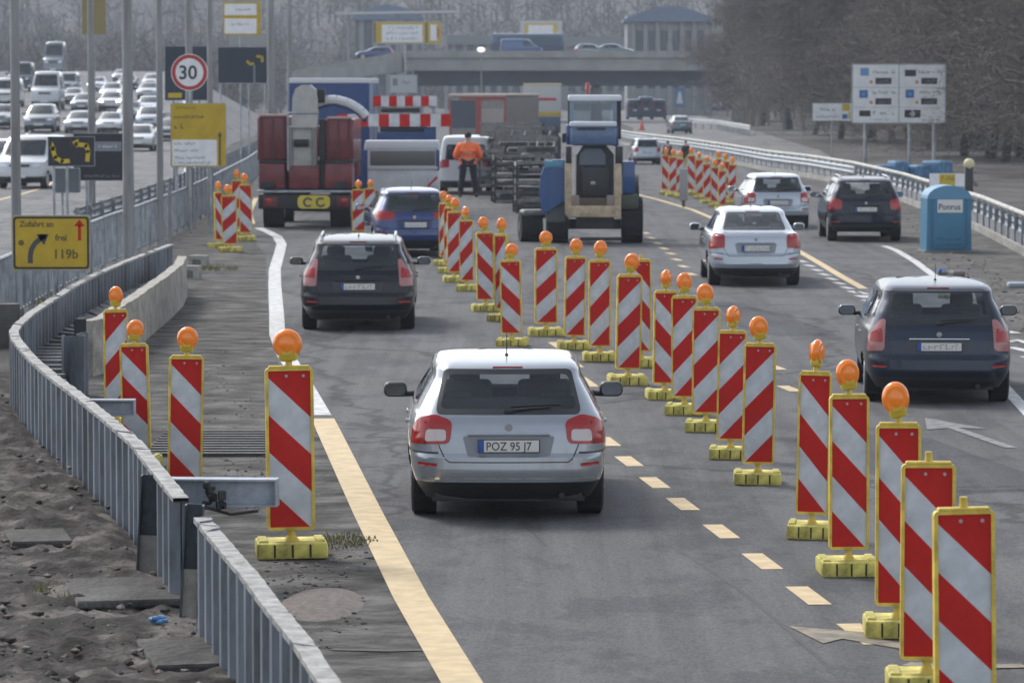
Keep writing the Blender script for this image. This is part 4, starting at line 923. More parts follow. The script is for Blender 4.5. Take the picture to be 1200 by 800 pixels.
slab_wall([(214, 300), (209, 309), (196, 320), (178, 332), (160, 345), (140, 357), (120, 371), (108, 375), (90, 377), (76, 377)], .72, .16, mat('sandy timber faced concrete', (.36, .335, .29), .9, var=.35, vscale=4, bump=.3), 'inner wall with pale sandy top edge bending along the trench', 'inner_wall')
slab_wall([(-60, 357), (0, 356), (46, 355)], .62, .3, M_CONCD, 'dark concrete barrier block below the big yellow sign', 'concrete_barrier')
# planks over the trench
lft = [P(*p, .3) for p in [(85, 478), (60, 458), (40, 436), (32, 420), (36, 408), (50, 392), (75, 376), (98, 362), (122, 350), (145, 340), (168, 330)]]
rgt = [P(*p, .3) for p in [(86, 478), (78, 458), (77, 436), (78, 420), (84, 408), (100, 395), (125, 388), (140, 378), (155, 368), (172, 356), (188, 344)]]
pl0 = None; M_PLANK = mat('grey trench plank', (.15, .155, .16), .75, var=.35, vscale=5, bump=.3)
def along(ps, t):
    t *= len(ps) - 1; i = min(int(t), len(ps) - 2); return ps[i].lerp(ps[i + 1], t - i)
NP = 34
for i in range(NP):
    t = i / (NP - 1); a, b = along(lft, t), along(rgt, t); L_ = (b - a).length
    if L_ < .15: continue
    if pl0 is None:
        mb = MB(); mb.cbox((0, 0, 0), (1, .17, .05), .008, n=1); pl0 = mb.build('trench_plank', M_PLANK); o = pl0
    else: o = copy_tree(pl0)
    o.location = (a + b) / 2; o.location.z = .30 + rnd.uniform(-.01, .01); o.scale = (L_, 1, 1); o.rotation_euler = (0, 0, math.atan2(b.y - a.y, b.x - a.x))
    tag(o, 'grey plank laid crosswise between the two trench walls', 'plank', 'planks laid crosswise over the trench')
bl0 = None; bd = ['nearest', 'second', 'third', 'fourth', 'fifth', 'last']
for i, (x, y, sc_) in enumerate([(164, 388, 1.0), (181, 367, .85), (193, 355, .8), (207, 345, .75), (222, 328, .9), (232, 314, .85)]):
    if bl0 is None:
        mb = MB(); mb.cbox((0, 0, .15), (.42, .34, .30), .02, n=2); mb.box((0, -.172, .12), (.22, .01, .16), 1); bl0 = mb.build('concrete_block', [M_CONC, M_CONCD]); o = bl0
    else: o = copy_tree(bl0)
    o.location = P(x, y, 0); o.location.y += .2; o.scale = (sc_,) * 3; o.rotation_euler = (0, 0, R(rnd.uniform(-15, 15)))
    tag(o, ['big concrete block just right of the rising striped shoulder beacon', 'second concrete block up the inner wall', 'third concrete block along the foot of the inner wall', 'small fourth concrete block along the inner wall', 'fifth concrete block by the bend of the inner wall', 'farthest concrete block near the beacon cluster'][i], 'concrete block', 'concrete blocks along the inner wall')
# steel grating panel on the shoulder
mb = MB(); c = P(235, 522)
for i in range(10): mb.box((c.x + .15, c.y - 1.2 + i * .28, .022), (1.25, .10, .04))
for x in (-.45, .75): mb.box((c.x + x, c.y + .06, .012), (.05, 2.7, .012))
tag(mb.build('steel_grating', mat('dark ribbed steel', (.075, .072, .068), .6, metal=.3, var=.3)), 'dark ribbed steel grating lying on the shoulder between two beacons', 'grating')
# weeds and litter
M_WEED = mat('dry yellow green weed', (.20, .19, .07), .8, var=.4)
def weeds(c, n, r_, h, label):
    mb = MB()
    for _ in range(n):
        a = rnd.uniform(0, 6.28); q = Vector((c.x + math.cos(a) * r_ * rnd.random() ** .5, c.y + math.sin(a) * r_ * 2 * rnd.random(), 0)); hh = h * rnd.uniform(.4, 1); d = Vector((rnd.uniform(-.5, .5), rnd.uniform(-.5, .5), 1)) * hh; w_ = Vector((.006, 0, 0)) * rnd.uniform(.6, 1.6)
        mb.add([q - w_, q + w_, q + d * .6 + w_ * .7, q + d], [(0, 1, 2), (0, 2, 3)])
    tag(mb.build('weeds', M_WEED), label, 'weeds', kind='stuff')
weeds(P(400, 635), 260, .3, .05, 'thin yellowish weeds in the joint beside the large beacon foot')
weeds(P(80, 698), 300, .25, .10, 'tuft of olive weeds on the churned mud'); weeds(P(185, 330), 250, .5, .14, 'weeds at the foot of the inner wall'); weeds(P(238, 316), 250, .7, .12, 'weeds beside the far concrete blocks'); weeds(P(70, 352), 500, 1.2, .2, 'dry weeds between railing and trench')
mb = MB(); c = P(186, 742); 
for i in range(5): 
    a = i * 1.25; mb.cbox((c.x + math.cos(a) * .035, c.y + math.sin(a) * .05, .085 + .02 * (i % 2)), (.07, .05, .03), .012, rz=a, n=1)
tag(mb.build('crumpled_blue_bag', mat('blue plastic film', (.08, .22, .42), .3)), 'small crumpled blue bag lying in the mud', 'bag')

# ------------------------------------------------------------------ railing and guard rails
def rail_path(px, d): return path_resample([P(*p) for p in px], d)
def railing(pxs, label, h=1.1):
    pts = rail_path(pxs, .55); e = empty('railing', pts[0], 0, label, 'railing', None); o = pts[0]
    for z in (h - .02, .14):
        m = MB()
        for a, b in zip(pts, pts[1:]): m.cyl(a - o + Vector((0, 0, z)), b - o + Vector((0, 0, z)), .032 if z > 1 else .02, None, 6)
        m.build('hand_rail', M_GALV, e)
    m = MB()
    for i, p in enumerate(pts): m.box(p - o + Vector((0, 0, h / 2 + .05)), (.06, .05, h - .14))
    tag(m.build('balusters', M_GALV, e), kind='stuff')
    for p in pts[::5][:90]:
        mm = MB(); mm.box(p - o + Vector((0, .05, h / 2)), (.09, .08, h)); mm.build('post', M_GALV, e)
    return e
railing([(-120, 455), (0, 386), (60, 350), (128, 314), (162, 298), (214, 271), (250, 248), (289, 220), (305, 205)], 'grey steel railing with many upright bars along the median')
def guard(pxs, label, h, waves, m=M_GALV, spacing=2.0, top_tube=True, kerb=False, name='guard_rail', panel=False):
    pts = rail_path(pxs, 1.0); o = pts[0]; e = empty(name, o, 0, label, 'guard rail')
    prof = [(-.02, -.155), (.05, -.11), (.05, -.06), (0, -.02), (0, .02), (.05, .06), (.05, .11), (-.02, .155)]
    for wz in waves:
        mb = MB(); vs = []
        for i, p in enumerate(pts):
            a = pts[max(0, i - 1)]; b = pts[min(len(pts) - 1, i + 1)]; d = (b - a).normalized(); nr = Vector((-d.y, d.x, 0))
            if nr.y > 0: nr = -nr
            for u, z in prof: vs.append(p - o + nr * (u + .03) + Vector((0, 0, wz + z)))
        k = len(prof); mb.add(vs, [(i * k + a, (i + 1) * k + a, (i + 1) * k + a + 1, i * k + a + 1) for i in range(len(pts) - 1) for a in range(k - 1)], 0, True); mb.build('rail_beam', m, e, sharp=60)
    if top_tube:
        mb = MB()
        for a, b in zip(pts, pts[1:]): mb.cyl(a - o + Vector((0, 0, h)), b - o + Vector((0, 0, h)), .06, None, 8)
        mb.build('top_tube', mat('bright top rail', (.48, .47, .43), .6, metal=.1, var=.3, vscale=2), e)
    if panel:
        mb = MB()
        for a, b in zip(pts, pts[1:]):
            c = (a + b) / 2 - o; d = b - a; mb.box(c + Vector((0, .06, .32)), (d.length, .03, .24), rz=math.atan2(d.y, d.x))
        mb.build('lower_panel', mat('dull pale metal panel', (.22, .23, .25), .6, metal=.2, var=.35, vscale=1.5), e)
    if kerb:
        mb = MB(); 
        for a, b in zip(pts, pts[1:]):
            c = (a + b) / 2 - o; d = b - a; mb.box(c + Vector((0, -.05, .09)), (d.length, .25, .18), rz=math.atan2(d.y, d.x))
        mb.build('kerb', M_CONC, e)
    for p in pts[::int(spacing)][:95]:
        mm = MB(); mm.box(p - o + Vector((0, .12, h / 2)), (.10, .06, h)); mm.build('post', m, e)
    return e
guard([(1290, 348), (1200, 297), (1150, 271), (1060, 236), (1000, 218), (950, 208), (900, 200.5), (850, 190), (800, 181), (740, 172), (728, 169)], 'long curved guard rail with bright top rail along the right verge', .88, (.60,), kerb=True, panel=True)
guard([(90, 285), (150, 262), (200, 240), (250, 212), (289, 190), (305, 180)], 'guard rail of the opposite carriageway behind the median railing', .85, (.66, .34), spacing=3, top_tube=False)
guard([(806, 150), (840, 152), (880, 160)], 'far away guard rail piece beside the slip road', .8, (.6,), spacing=4)

# ------------------------------------------------------------------ poles
def pole(px, by, wpx, label, h=9.5, name='lamp_post', arm=True):
    p = P(px, by); s_ = S(by); r_ = wpx / s_ / 2; e = empty(name, p, 0, label, 'lamp post', 'lamp posts along the median')
    m = MB(); m.cyl((0, 0, 0), (0, 0, h), r_, r_ * .72, 14); m.build('shaft', M_POLE, e)
    m = MB(); m.cyl((0, 0, 0), (0, 0, .12), r_ * 1.5, r_ * 1.25, 14); m.box((0, -r_ * 1.02, 1.0), (r_ * .9, .02, .45)); m.build('base_collar', M_POLE, e)
    if arm:
        m = MB(); m.cyl((0, 0, h - .05), (-1.5, 0, h + .35), .04, .03, 8); a = m.build('arm', M_POLE, e)
        m = MB(); m.cbox((-1.8, 0, h + .38), (.75, .28, .12), .05); m.build('lamp_head', mat('lamp head grey', (.3, .3, .3), .5), a)
    return e
for a in [(20, 370, 12.5, 'lamp post farthest left, rising left of the big yellow sign', 10), (108, 276, 9, 'lamp post crossing the black arrow board from behind', 9.5), (151, 312, 14, 'thickest lamp post between arrow board and thirty sign', 9.5), (188, 288, 8.5, 'slim lamp post just left of the thirty sign', 9.5), (222.5, 268, 9.5, 'lamp post directly behind the thirty sign', 9.5), (247, 262, 7, 'lamp post right of the thirty sign', 9.5), (318, 226, 9, 'lamp post rising behind the left side of the red lorry', 9.5), (340, 215, 6.5, 'thin lamp post behind the red lorry crane', 9.5), (199, 300, 5.5, 'short slim reflector post at the railing', 1.6)]:
    pole(a[0], a[1], a[2], a[3], a[4], arm=a[4] > 5)

# ------------------------------------------------------------------ signs
def sign(name, x0, y0, x1, y1, base_y, label, face, draw, cat='sign', posts=(0.5,), rim=M_GALV, r_=.04, post_w=.035, th=.03, group=None, edge=None):
    # pixel rectangle of the board, base_y row where its posts reach the ground
    Y = P(600, base_y).y; a = AT(x0, y1, Y); b = AT(x1, y0, Y); cx = (a.x + b.x) / 2; e = empty(name, (cx, Y, 0), 0, label, cat, group)
    W_, H_ = b.x - a.x, b.z - a.z; m = MB(); m.prism([(p[0], p[1]) for p in rrect(-W_ / 2, a.z, W_ / 2, b.z, r_)], -.0, th); m.build('board', rim, e)
    m = MB(); k = edge or W_ * .012; pl = rrect(-W_ / 2 + k, a.z + k, W_ / 2 - k, b.z - k, max(.005, r_ - k)); m.prism(pl, -.004, .001); mats = [face, M_INK, M_SIGNW, M_SIGNK, M_LEDY, M_RED, mat('sign blue', (.03, .12, .38), .5), mat('sign orange', (.6, .2, .04), .5), mat('faint sign lettering', (.13, .10, .02), .6), mat('pale grey lettering', (.2, .22, .25), .6), mat('light blue sign mark', (.12, .30, .55), .5)]
    f_ = m.build('face', mats[0], e); m = MB(); draw(m, W_, H_, a.z); 
    if m.f: m.build('lettering', mats, f_)
    for t in posts:
        m = MB(); x = -W_ / 2 + W_ * t; m.cyl((x, th + post_w + .005, 0), (x, th + post_w + .005, b.z - .05), post_w, None, 8); m.build('post', M_GALV, e)
    return e
YF = -.006
def d_front(m, W_, H_, z):
    k = W_ * .02; o = rrect(-W_ / 2 + k, z + k, W_ / 2 - k, z + H_ - k, .05); i = rrect(-W_ / 2 + k * 2.3, z + k * 2.3, W_ / 2 - k * 2.3, z + H_ - k * 2.3, .035); n = len(o)
    m.add([(p[0], YF, p[1]) for p in o] + [(p[0], YF, p[1]) for p in i], [(a, (a + 1) % n, n + (a + 1) % n, n + a) for a in range(n)], 3)
    U = lambda u, v: (-W_ / 2 + W_ * u, YF, z + H_ * v)
    # bent black arrow
    c = []
    pts = [(.235, .13), (.235, .27), (.25, .38), (.29, .48), (.35, .56), (.40, .60)]
    L_, Rr = [], []
    for q, p in enumerate(pts):
        a = Vector(pts[max(0, q - 1)]); b = Vector(pts[min(len(pts) - 1, q + 1)]); d = Vector(((b - a).x * W_, (b - a).y * H_)).normalized(); nr = Vector((-d.y, d.x)) * W_ * .032
        x, _, zz = U(*p); L_.append((x + nr.x, YF, zz + nr.y)); Rr.append((x - nr.x, YF, zz - nr.y))
    k2 = len(pts); m.add(L_ + Rr, [(a, a + 1, k2 + a + 1, k2 + a) for a in range(k2 - 1)], 1)
    m.add([U(.31, .655), U(.47, .655), U(.41, .455)], [(0, 1, 2)], 1); m.add([U(.33, .62), U(.43, .56), U(.44, .655), U(.36, .655)], [(0, 1, 2, 3)], 1)
    m.add([U(.79, .80), U(.86, .92), U(.93, .80)], [(0, 1, 2)], 5); m.add([U(.84, .54), U(.84, .82), U(.88, .82), U(.88, .54)], [(0, 1, 2, 3)], 5)
    text_mesh('Zufahrt an', H_ * .145, m, (U(.10, 0)[0], YF, U(0, .79)[2]), 8, bold=.004); text_mesh('frei', H_ * .16, m, (U(.55, 0)[0], YF, U(0, .54)[2]), 8, bold=.004)
    text_mesh('119b', H_ * .23, m, (U(.52, 0)[0], YF, U(0, .22)[2]), 8, bold=.005); m.cyl((U(.12, 0)[0], YF, U(0, .50)[2]), (U(.12, 0)[0], YF - .002, U(0, .50)[2]), W_ * .038, None, 12, 8)
sign('direction_sign', 14, 252, 106, 317, 386, 'big yellow board with bent black arrow and small red arrow, nearest of the signs', M_SIGNY, d_front, posts=(.54,), r_=.05, post_w=.045)
def d_yellow(m, W_, H_, z):
    U = lambda u, v: (-W_ / 2 + W_ * u, YF, z + H_ * v); rr = random.Random(2)
    for a, b, c, d, mi in ((.03, .025, .83, .43, 2),): flat(m, [(U(a, b)[0], U(a, b)[2]), (U(c, b)[0], U(c, b)[2]), (U(c, d)[0], U(c, d)[2]), (U(a, d)[0], U(a, d)[2])], YF, mi)
    scribble(m, U(.07, 0)[0], U(0, .91)[2], W_ * .38, H_ * .035, YF, 8, rr); scribble(m, U(.07, 0)[0], U(0, .76)[2], W_ * .5, H_ * .05, YF, 1, rr); scribble(m, U(.07, 0)[0], U(0, .60)[2], W_ * .12, H_ * .07, YF, 8, rr)
    for v, w_ in ((.35, .38), (.24, .4), (.13, .55), (.045, .62)): scribble(m, U(.07, 0)[0], U(0, v)[2], W_ * w_, H_ * .045, YF - .001, 9, rr)
    m.box(((U(.885, 0)[0]), YF, U(0, .27)[2]), (W_ * .03, .003, H_ * .48), 1); m.add([U(.845, .48), U(.885, .56), U(.925, .48)], [(0, 1, 2)], 1)
sign('direction_sign', 200, 121, 265, 196, 274, 'tall yellow direction board with white lower panel under the thirty sign', M_SIGNY, d_yellow, posts=(.1, .72), r_=.03)
# speed limit sign
Y = P(222, 274).y + .02; c = AT(222, 85, Y); e = empty('speed_limit_sign', (c.x, Y, 0), 0, 'round white thirty sign with red ring mounted above the yellow board', 'road sign'); r_ = 21.5 / (FPX / Y)
m = MB(); m.cyl((0, 0, c.z), (0, .02, c.z), r_, None, 48); m.build('disc', M_SIGNW, e)
m = MB(); n = 48; vs = [(math.cos(2 * math.pi * i / n) * q, -.004, c.z + math.sin(2 * math.pi * i / n) * q) for q in (r_ * .96, r_ * .76) for i in range(n)]; m.add(vs, [(i, (i + 1) % n, n + (i + 1) % n, n + i) for i in range(n)]); m.build('red_ring', mat('sign red', (.42, .03, .03), .45), e)
m = MB(); text_mesh('30', r_ * 1.05, m, (-r_ * .60, -.005, c.z - r_ * .36), 0, bold=.008, sx=.98); m.build('number', mat('sign numeral black', (.03, .035, .045), .5), e)
m = MB(); m.cyl((0, .10, 0), (0, .10, c.z), .035, None, 8); m.box((0, .05, c.z), (.06, .08, .2)); m.build('post', M_GALV, e)
def bent(m, U, pts, W_, H_, wd, mi=4, head=True):
    for a, b in zip(pts, pts[1:]):
        a_, b_ = Vector(U(*a)), Vector(U(*b)); d = (b_ - a_).normalized(); nr = Vector((-d.z, 0, d.x)) * wd / 2; e_ = d * wd * .3; m.add([a_ - nr - e_, b_ - nr + e_, b_ + nr + e_, a_ + nr - e_], [(0, 1, 2, 3)], mi)
def d_led(m, W_, H_, z):
    U = lambda u, v: (-W_ / 2 + W_ * u, YF, z + H_ * v)
    bent(m, U, [(.10, .62), (.16, .30), (.30, .16), (.44, .18)], W_, H_, W_ * .09); m.add([U(.06, .50), U(.10, .84), U(.18, .55)], [(0, 1, 2)], 4)
    bent(m, U, [(.60, .74), (.82, .70), (.86, .50), (.84, .20)], W_, H_, W_ * .09); m.add([U(.66, .92), U(.52, .82), U(.62, .60)], [(0, 1, 2)], 4)
sign('arrow_board', 56, 160, 111, 195, 286, 'black board with two bent yellow arrows above a grey control box', M_SIGNK, d_led, posts=(.12, .40), r_=.02)
def d_none(m, W_, H_, z): pass
sign('control_cabinet', 62, 197, 93, 226, 285, 'small grey cabinet fixed under the black arrow board', mat('cabinet grey', (.12, .14, .16), .5), d_none, cat='cabinet', posts=(.3,), th=.25)
def d_dark(m, W_, H_, z):
    U = lambda u, v: (-W_ / 2 + W_ * u, YF, z + H_ * v); rr = random.Random(4)
    flat(m, [(U(.42, .62)[0], U(0, .62)[2]), (U(.94, .62)[0], U(0, .62)[2]), (U(.94, .82)[0], U(0, .82)[2]), (U(.42, .82)[0], U(0, .82)[2])], YF, 9); scribble(m, U(.5, 0)[0], U(0, .70)[2], W_ * .34, H_ * .06, YF - .001, 2, rr); scribble(m, U(.2, 0)[0], U(0, .08)[2], W_ * .7, H_ * .05, YF, 9, rr)
sign('message_board', 86, 156, 146, 212, 281, 'dark message board with one pale strip behind the second lamp post', M_SIGNK, d_dark, posts=(.25,), r_=.02)
def d_dark2(m, W_, H_, z):
    U = lambda u, v: (-W_ / 2 + W_ * u, YF, z + H_ * v); flat(m, [(U(.08, .06)[0], U(0, .05)[2]), (U(.40, .06)[0], U(0, .05)[2]), (U(.40, .14)[0], U(0, .14)[2]), (U(.08, .14)[0], U(0, .14)[2])], YF, 4)
sign('message_board', 193, 54, 243, 118, 240, 'dark message board directly behind the thirty sign', mat('board dark blue', (.02, .03, .05), .5), d_dark2, posts=(.2, .8), r_=.02)
def d_dark3(m, W_, H_, z):
    U = lambda u, v: (-W_ / 2 + W_ * u, YF, z + H_ * v)
    bent(m, U, [(.60, .60), (.66, .52), (.72, .54)], W_, H_, W_ * .05); bent(m, U, [(.80, .74), (.90, .72), (.90, .60)], W_, H_, W_ * .05); m.box((U(.74, 0)[0], YF, U(0, .25)[2]), (W_ * .04, .004, H_ * .5), 9)
sign('message_board', 255, 55, 313, 98, 225, 'dark board with small yellow bent arrows right of the thirty sign', MATS['board dark blue'], d_dark3, posts=(.05, .95), r_=.02)
def d_wy(m, W_, H_, z):
    U = lambda u, v: (-W_ / 2 + W_ * u, YF, z + H_ * v); rr = random.Random(6)
    for a, b, c, d in ((.05, .06, .88, .50), (.05, .60, .88, .93)): flat(m, [(U(a, b)[0], U(0, b)[2]), (U(c, b)[0], U(0, b)[2]), (U(c, d)[0], U(0, d)[2]), (U(a, d)[0], U(0, d)[2])], YF, 2)
    scribble(m, U(.35, 0)[0], U(0, .73)[2], W_ * .35, H_ * .08, YF - .001, 9, rr); scribble(m, U(.22, 0)[0], U(0, .30)[2], W_ * .45, H_ * .07, YF - .001, 9, rr)
sign('direction_sign', 261, 2, 306, 42, 212, 'white panels on a yellow board at the top edge of the photo', M_SIGNY, d_wy, posts=(.45,), r_=.02)
sign('direction_sign', 268, 39, 314, 54, 205, 'pale board just below the white and yellow board at the top', mat('dull white sign', (.3, .31, .3), .5), d_none, posts=(.5,), r_=.02)
sign('direction_sign', 96, -14, 124, 41, 190, 'yellow board behind the second lamp post cut by the top edge', mat('dull yellow sign', (.24, .19, .06), .6), d_none, posts=(.5,), r_=.02)
def d_park(m, W_, H_, z):
    U = lambda u, v: (-W_ / 2 + W_ * u, YF, z + H_ * v); rr = random.Random(9)
    def rc(a, b, c, d, mi, y=YF): flat(m, [(U(a, 0)[0], U(0, b)[2]), (U(c, 0)[0], U(0, b)[2]), (U(c, 0)[0], U(0, d)[2]), (U(a, 0)[0], U(0, d)[2])], y, mi)
    rc(.495, .02, .503, .98, 9); rc(.02, .268, .98, .274, 9); rc(.02, .60, .98, .606, 9)
    for ox in (0, .485):
        for oy in (.64, .30):
            rc(.25 + ox, oy + .02, .42 + ox, oy + .125, 3); scribble(m, U(.28 + ox, 0)[0], U(0, oy + .045)[2], W_ * .11, H_ * .045, YF - .002, 9, rr); rc(.19 + ox, oy + .03, .22 + ox, oy + .08, 7)
            scribble(m, U(.22 + ox, 0)[0], U(0, oy + .20)[2], W_ * .17, H_ * .05, YF, 1, rr); scribble(m, U(.42 + ox, 0)[0], U(0, oy + .20)[2], W_ * .035, H_ * .055, YF, 1, rr)
    rc(.09, .80, .18, .93, 10); rc(.56, .79, .68, .90, 3); rc(.08, .43, .17, .56, 6); rc(.57, .43, .66, .57, 6)
    for x in (.125, .615): m.cyl((U(x, 0)[0], YF - .001, U(0, .495)[2]), (U(x, 0)[0], YF - .003, U(0, .495)[2]), W_ * .022, None, 8, 10)
    rc(.08, .12, .20, .22, 3); scribble(m, U(.23, 0)[0], U(0, .15)[2], W_ * .15, H_ * .06, YF, 1, rr); scribble(m, U(.43, 0)[0], U(0, .15)[2], W_ * .04, H_ * .05, YF, 1, rr); scribble(m, U(.20, 0)[0], U(0, .05)[2], W_ * .2, H_ * .04, YF, 9, rr)
    rc(.56, .10, .73, .23, 3); rc(.62, .145, .67, .185, 2, YF - .002); m.add([U(.60, .165), U(.63, .20), U(.63, .13)], [(0, 1, 2)], 2); rc(.635, .12, .655, .21, 2, YF - .002); scribble(m, U(.75, 0)[0], U(0, .05)[2], W_ * .2, H_ * .035, YF, 9, rr)
sign('parking_guide_board', 998, 75, 1109, 145, 202, 'large white parking guide board with six fields and black displays', M_SIGNW, d_park, posts=(.15, .62, .88), post_w=.08, r_=.03, th=.08)
def d_small(m, W_, H_, z):
    U = lambda u, v: (-W_ / 2 + W_ * u, YF, z + H_ * v); rr = random.Random(12)
    def rc(a, b, c, d, mi): flat(m, [(U(a, 0)[0], U(0, b)[2]), (U(c, 0)[0], U(0, b)[2]), (U(c, 0)[0], U(0, d)[2]), (U(a, 0)[0], U(0, d)[2])], YF, mi)
    scribble(m, U(.2, 0)[0], U(0, .58)[2], W_ * .4, H_ * .16, YF, 1, rr); scribble(m, U(.1, 0)[0], U(0, .18)[2], W_ * .6, H_ * .15, YF, 9, rr); rc(.76, .55, .96, .95, 4); rc(.76, .12, .90, .38, 6); rc(.92, .1, .97, .5, 4)
sign('direction_sign', 952, 121, 998, 142, 196, 'small white board with yellow corner attached left of the parking guide board', M_SIGNW, d_small, posts=(.5,), r_=.02)

# ------------------------------------------------------------------ blue cabin, marker
p = P(1112, 296); s_ = S(296); e = empty('portable_toilet', p, R(2), 'bright blue plastic portable toilet cabin with white name panel on the verge', 'portable toilet')
M_CYAN = mat('sky blue plastic', (.045, .18, .30), .45, var=.1, vscale=3); M_CYAN2 = mat('deep blue plastic', (.035, .14, .26), .5, var=.1); Wt, Ht = 1.02, 1.50
m = MB(); prof = [(-Wt / 2, 0), (Wt / 2, 0), (Wt / 2 * .97, Ht * .80)] + [(math.cos(R(a)) * Wt / 2 * .97 * (1 if True else 0), Ht * .80 + math.sin(R(a)) * Ht * .2) for a in range(15, 166, 15)] + [(-Wt / 2 * .97, Ht * .80)]
m.prism(prof, 0, 1.05); m.build('body', M_CYAN, e)
m = MB(); m.prism(rrect(-Wt * .40, .06, Wt * .40, Ht * .86, .12), -.02, 0); d_ = m.build('door', M_CYAN2, e)
m = MB(); m.prism(rrect(-Wt * .34, .10, Wt * .34, Ht * .83, .1), -.028, -.018); m.build('door_panel', M_CYAN, d_)
for k, z in enumerate((.14, .27)): m = MB(); m.prism(rrect(-Wt * .30, z, Wt * .30, z + .07, .03), -.034, -.026); m.build('vent_slot', M_CYAN2, d_)
m = MB(); m.prism(rrect(-.27, Ht * .60, .30, Ht * .795, .01), -.04, -.027); text_mesh('Ponrus', .19, m, (-.25, -.041, Ht * .645), 1, bold=.004, sx=.93); m.build('name_panel', [M_PLATE, mat('slate blue lettering', (.07, .10, .16), .6)], e)
m = MB(); m.prism([(x * 1.02, z + .01) for x, z in prof[2:]], -.03, 1.08); m.build('roof', mat('light blue roof', (.09, .24, .38), .4), e)
m = MB(); m.box((0, .5, .02), (1.12, 1.15, .04)); m.build('skid', mat('timber skid', (.22, .19, .15), .9), e)
p = P(1110, 262); Y = p.y
def d_tag(m, W_, H_, z): flat(m, [(-W_ * .22, z + H_ * .08), (W_ * .22, z + H_ * .08), (W_ * .22, z + H_ * .92), (-W_ * .22, z + H_ * .92)], YF, 4); scribble(m, -W_ * .15, z + H_ * .5, W_ * .3, H_ * .25, YF - .001, 1, random.Random(3))
sign('information_board', 1089, 203, 1131, 219, 262, 'white board with a yellow label sticking up behind the blue toilet', M_SIGNW, d_tag, posts=(.2, .8), r_=.02)
p = P(1135, 265); e = empty('marker_post', p, 0, 'black post with bright rounded cap standing right of the blue toilet', 'post'); m = MB(); m.cbox((0, 0, .80), (.22, .18, 1.6), .03, n=2); m.build('post', M_PLAST, e); m = MB(); m.ell((0, 0, 1.66), (.15, .13, .16)); m.build('cap', mat('pale yellow cap', (.62, .55, .34), .5), e); m = MB(); m.ell((.2, 0, 1.15), (.07, .07, .09)); m.build('side_reflector', M_CONC, e)
p = P(801, 243); e = empty('marker_post', p, 0, 'thin grey marker post standing in the middle of the far beacon cluster', 'post'); m = MB(); m.cbox((0, 0, .7), (.26, .1, 1.0), .03, n=2); m.build('panel', mat('dull grey', (.3, .3, .31), .6), e); m = MB(); m.cyl((0, 0, -.0), (0, 0, .4), .05); m.build('shaft', M_RUST, e)
mb = MB(); 
for i, (x, y, z, c) in enumerate([(1105, 322, .06, 0), (1113, 323, .05, 1), (1121, 324, .05, 1)]): p = P(x, y); mb.cbox((p.x, p.y, z + .01), (.22, .3, .10), .03, c, rz=i, n=1)
tag(mb.build('litter_pile', [mat('blue rag', (.03, .12, .35), .8), M_ST1]), 'blue rag and pale scraps lying on the verge beyond the dark blue hatchback', 'litter')
p = P(1196, 337); mb = MB(); mb.cbox((p.x, p.y, .05), (.5, .3, .10), .04, n=2); tag(mb.build('crushed_cover', mat('pale grey plastic', (.3, .36, .42), .5)), 'pale crushed plastic cover at the right edge of the photo on the verge', 'litter')
weeds(P(1108, 350), 60, .12, .12, 'small yellow weeds beside the dark blue hatchback roof')
tb = None
for i, (x, sc_) in enumerate([(1037, .8), (1052, .6), (1077, 1.0), (1098, .9)]):
    if tb is None:
        tb = empty('covered_pallet'); m = MB(); m.cbox((0, 0, .35), (1.0, 1.0, .62), .12, n=3); m.build('cover', mat('faded blue tarpaulin', (.06, .17, .30), .6, var=.5, vscale=4, bump=.6), tb); m = MB(); m.box((0, 0, .06), (1.1, 1.1, .11)); m.build('pallet', mat('pale pallet wood', (.3, .27, .22), .9), tb); o = tb
    else: o = copy_tree(tb)
    o.location = P(x, 213); o.scale = (sc_, 1, 1.0 + (i % 2) * .25); o.rotation_euler = (0, 0, R(i * 17))
    tag(o, ['blue covered pallet left of the parking board post, behind the guard rail', 'narrow blue covered pallet between the parking board posts', 'widest blue covered pallet under the parking board', 'blue covered pallet right of the parking board posts'][i], 'pallet', 'blue covered pallets behind the guard rail')

# ------------------------------------------------------------------ red lorry with crane
def px_local(cx, by):
    s_ = S(by); return s_, (lambda x: (x - cx) / s_), (lambda y: (by - y) / s_)
M_REDP = mat('dark red lorry paint', (.16, .022, .028), .5, coat=.3, var=.3, vscale=2); M_REDD = mat('deep red steel', (.10, .016, .02), .5, var=.3); M_CREAM = mat('off white crane paint', (.42, .42, .40), .5, var=.15, vscale=3); M_CHAS = mat('black chassis', (.015, .016, .018), .6)  # second red is a darker tone for box ribs and tail lamp units
s_, X, Z = px_local(357, 268); e = empty('crane_lorry', P(357, 268, .008), 0, 'dark red lorry with white folded crane seen from behind, yellow plate on its bumper', 'lorry')
def bb(name, x0, y0, x1, y1, d0, d1, m_, par=None, r=.02, smooth=True):
    m = MB(); w_ = X(x1) - X(x0); h_ = Z(y0) - Z(y1); m.cbox(((X(x0) + X(x1)) / 2, (d0 + d1) / 2, (Z(y0) + Z(y1)) / 2), (w_, d1 - d0, h_), min(r, w_ * .3, h_ * .3), n=2); return m.build(name, m_, par if par else e)
bu = bb('bumper', 303, 228, 411, 245, 0, .25, M_CHAS)
bb('tail_lamp_unit', 308, 230, 326, 243, -.02, .0, M_REDD, bu); bb('tail_lamp_unit', 394, 230, 411, 243, -.02, 0, M_REDD, bu)
for x in (312, 400): bb('tail_lamp', x, 232, x + 7, 239, -.035, -.018, M_TAIL, bu)
m = MB(); m.prism(rrect(X(349), Z(244.5), X(387), Z(229), .12), -.04, -.005); pl = m.build('warning_plate', mat('lorry plate yellow', (.62, .50, .06), .5), e)
m = MB()
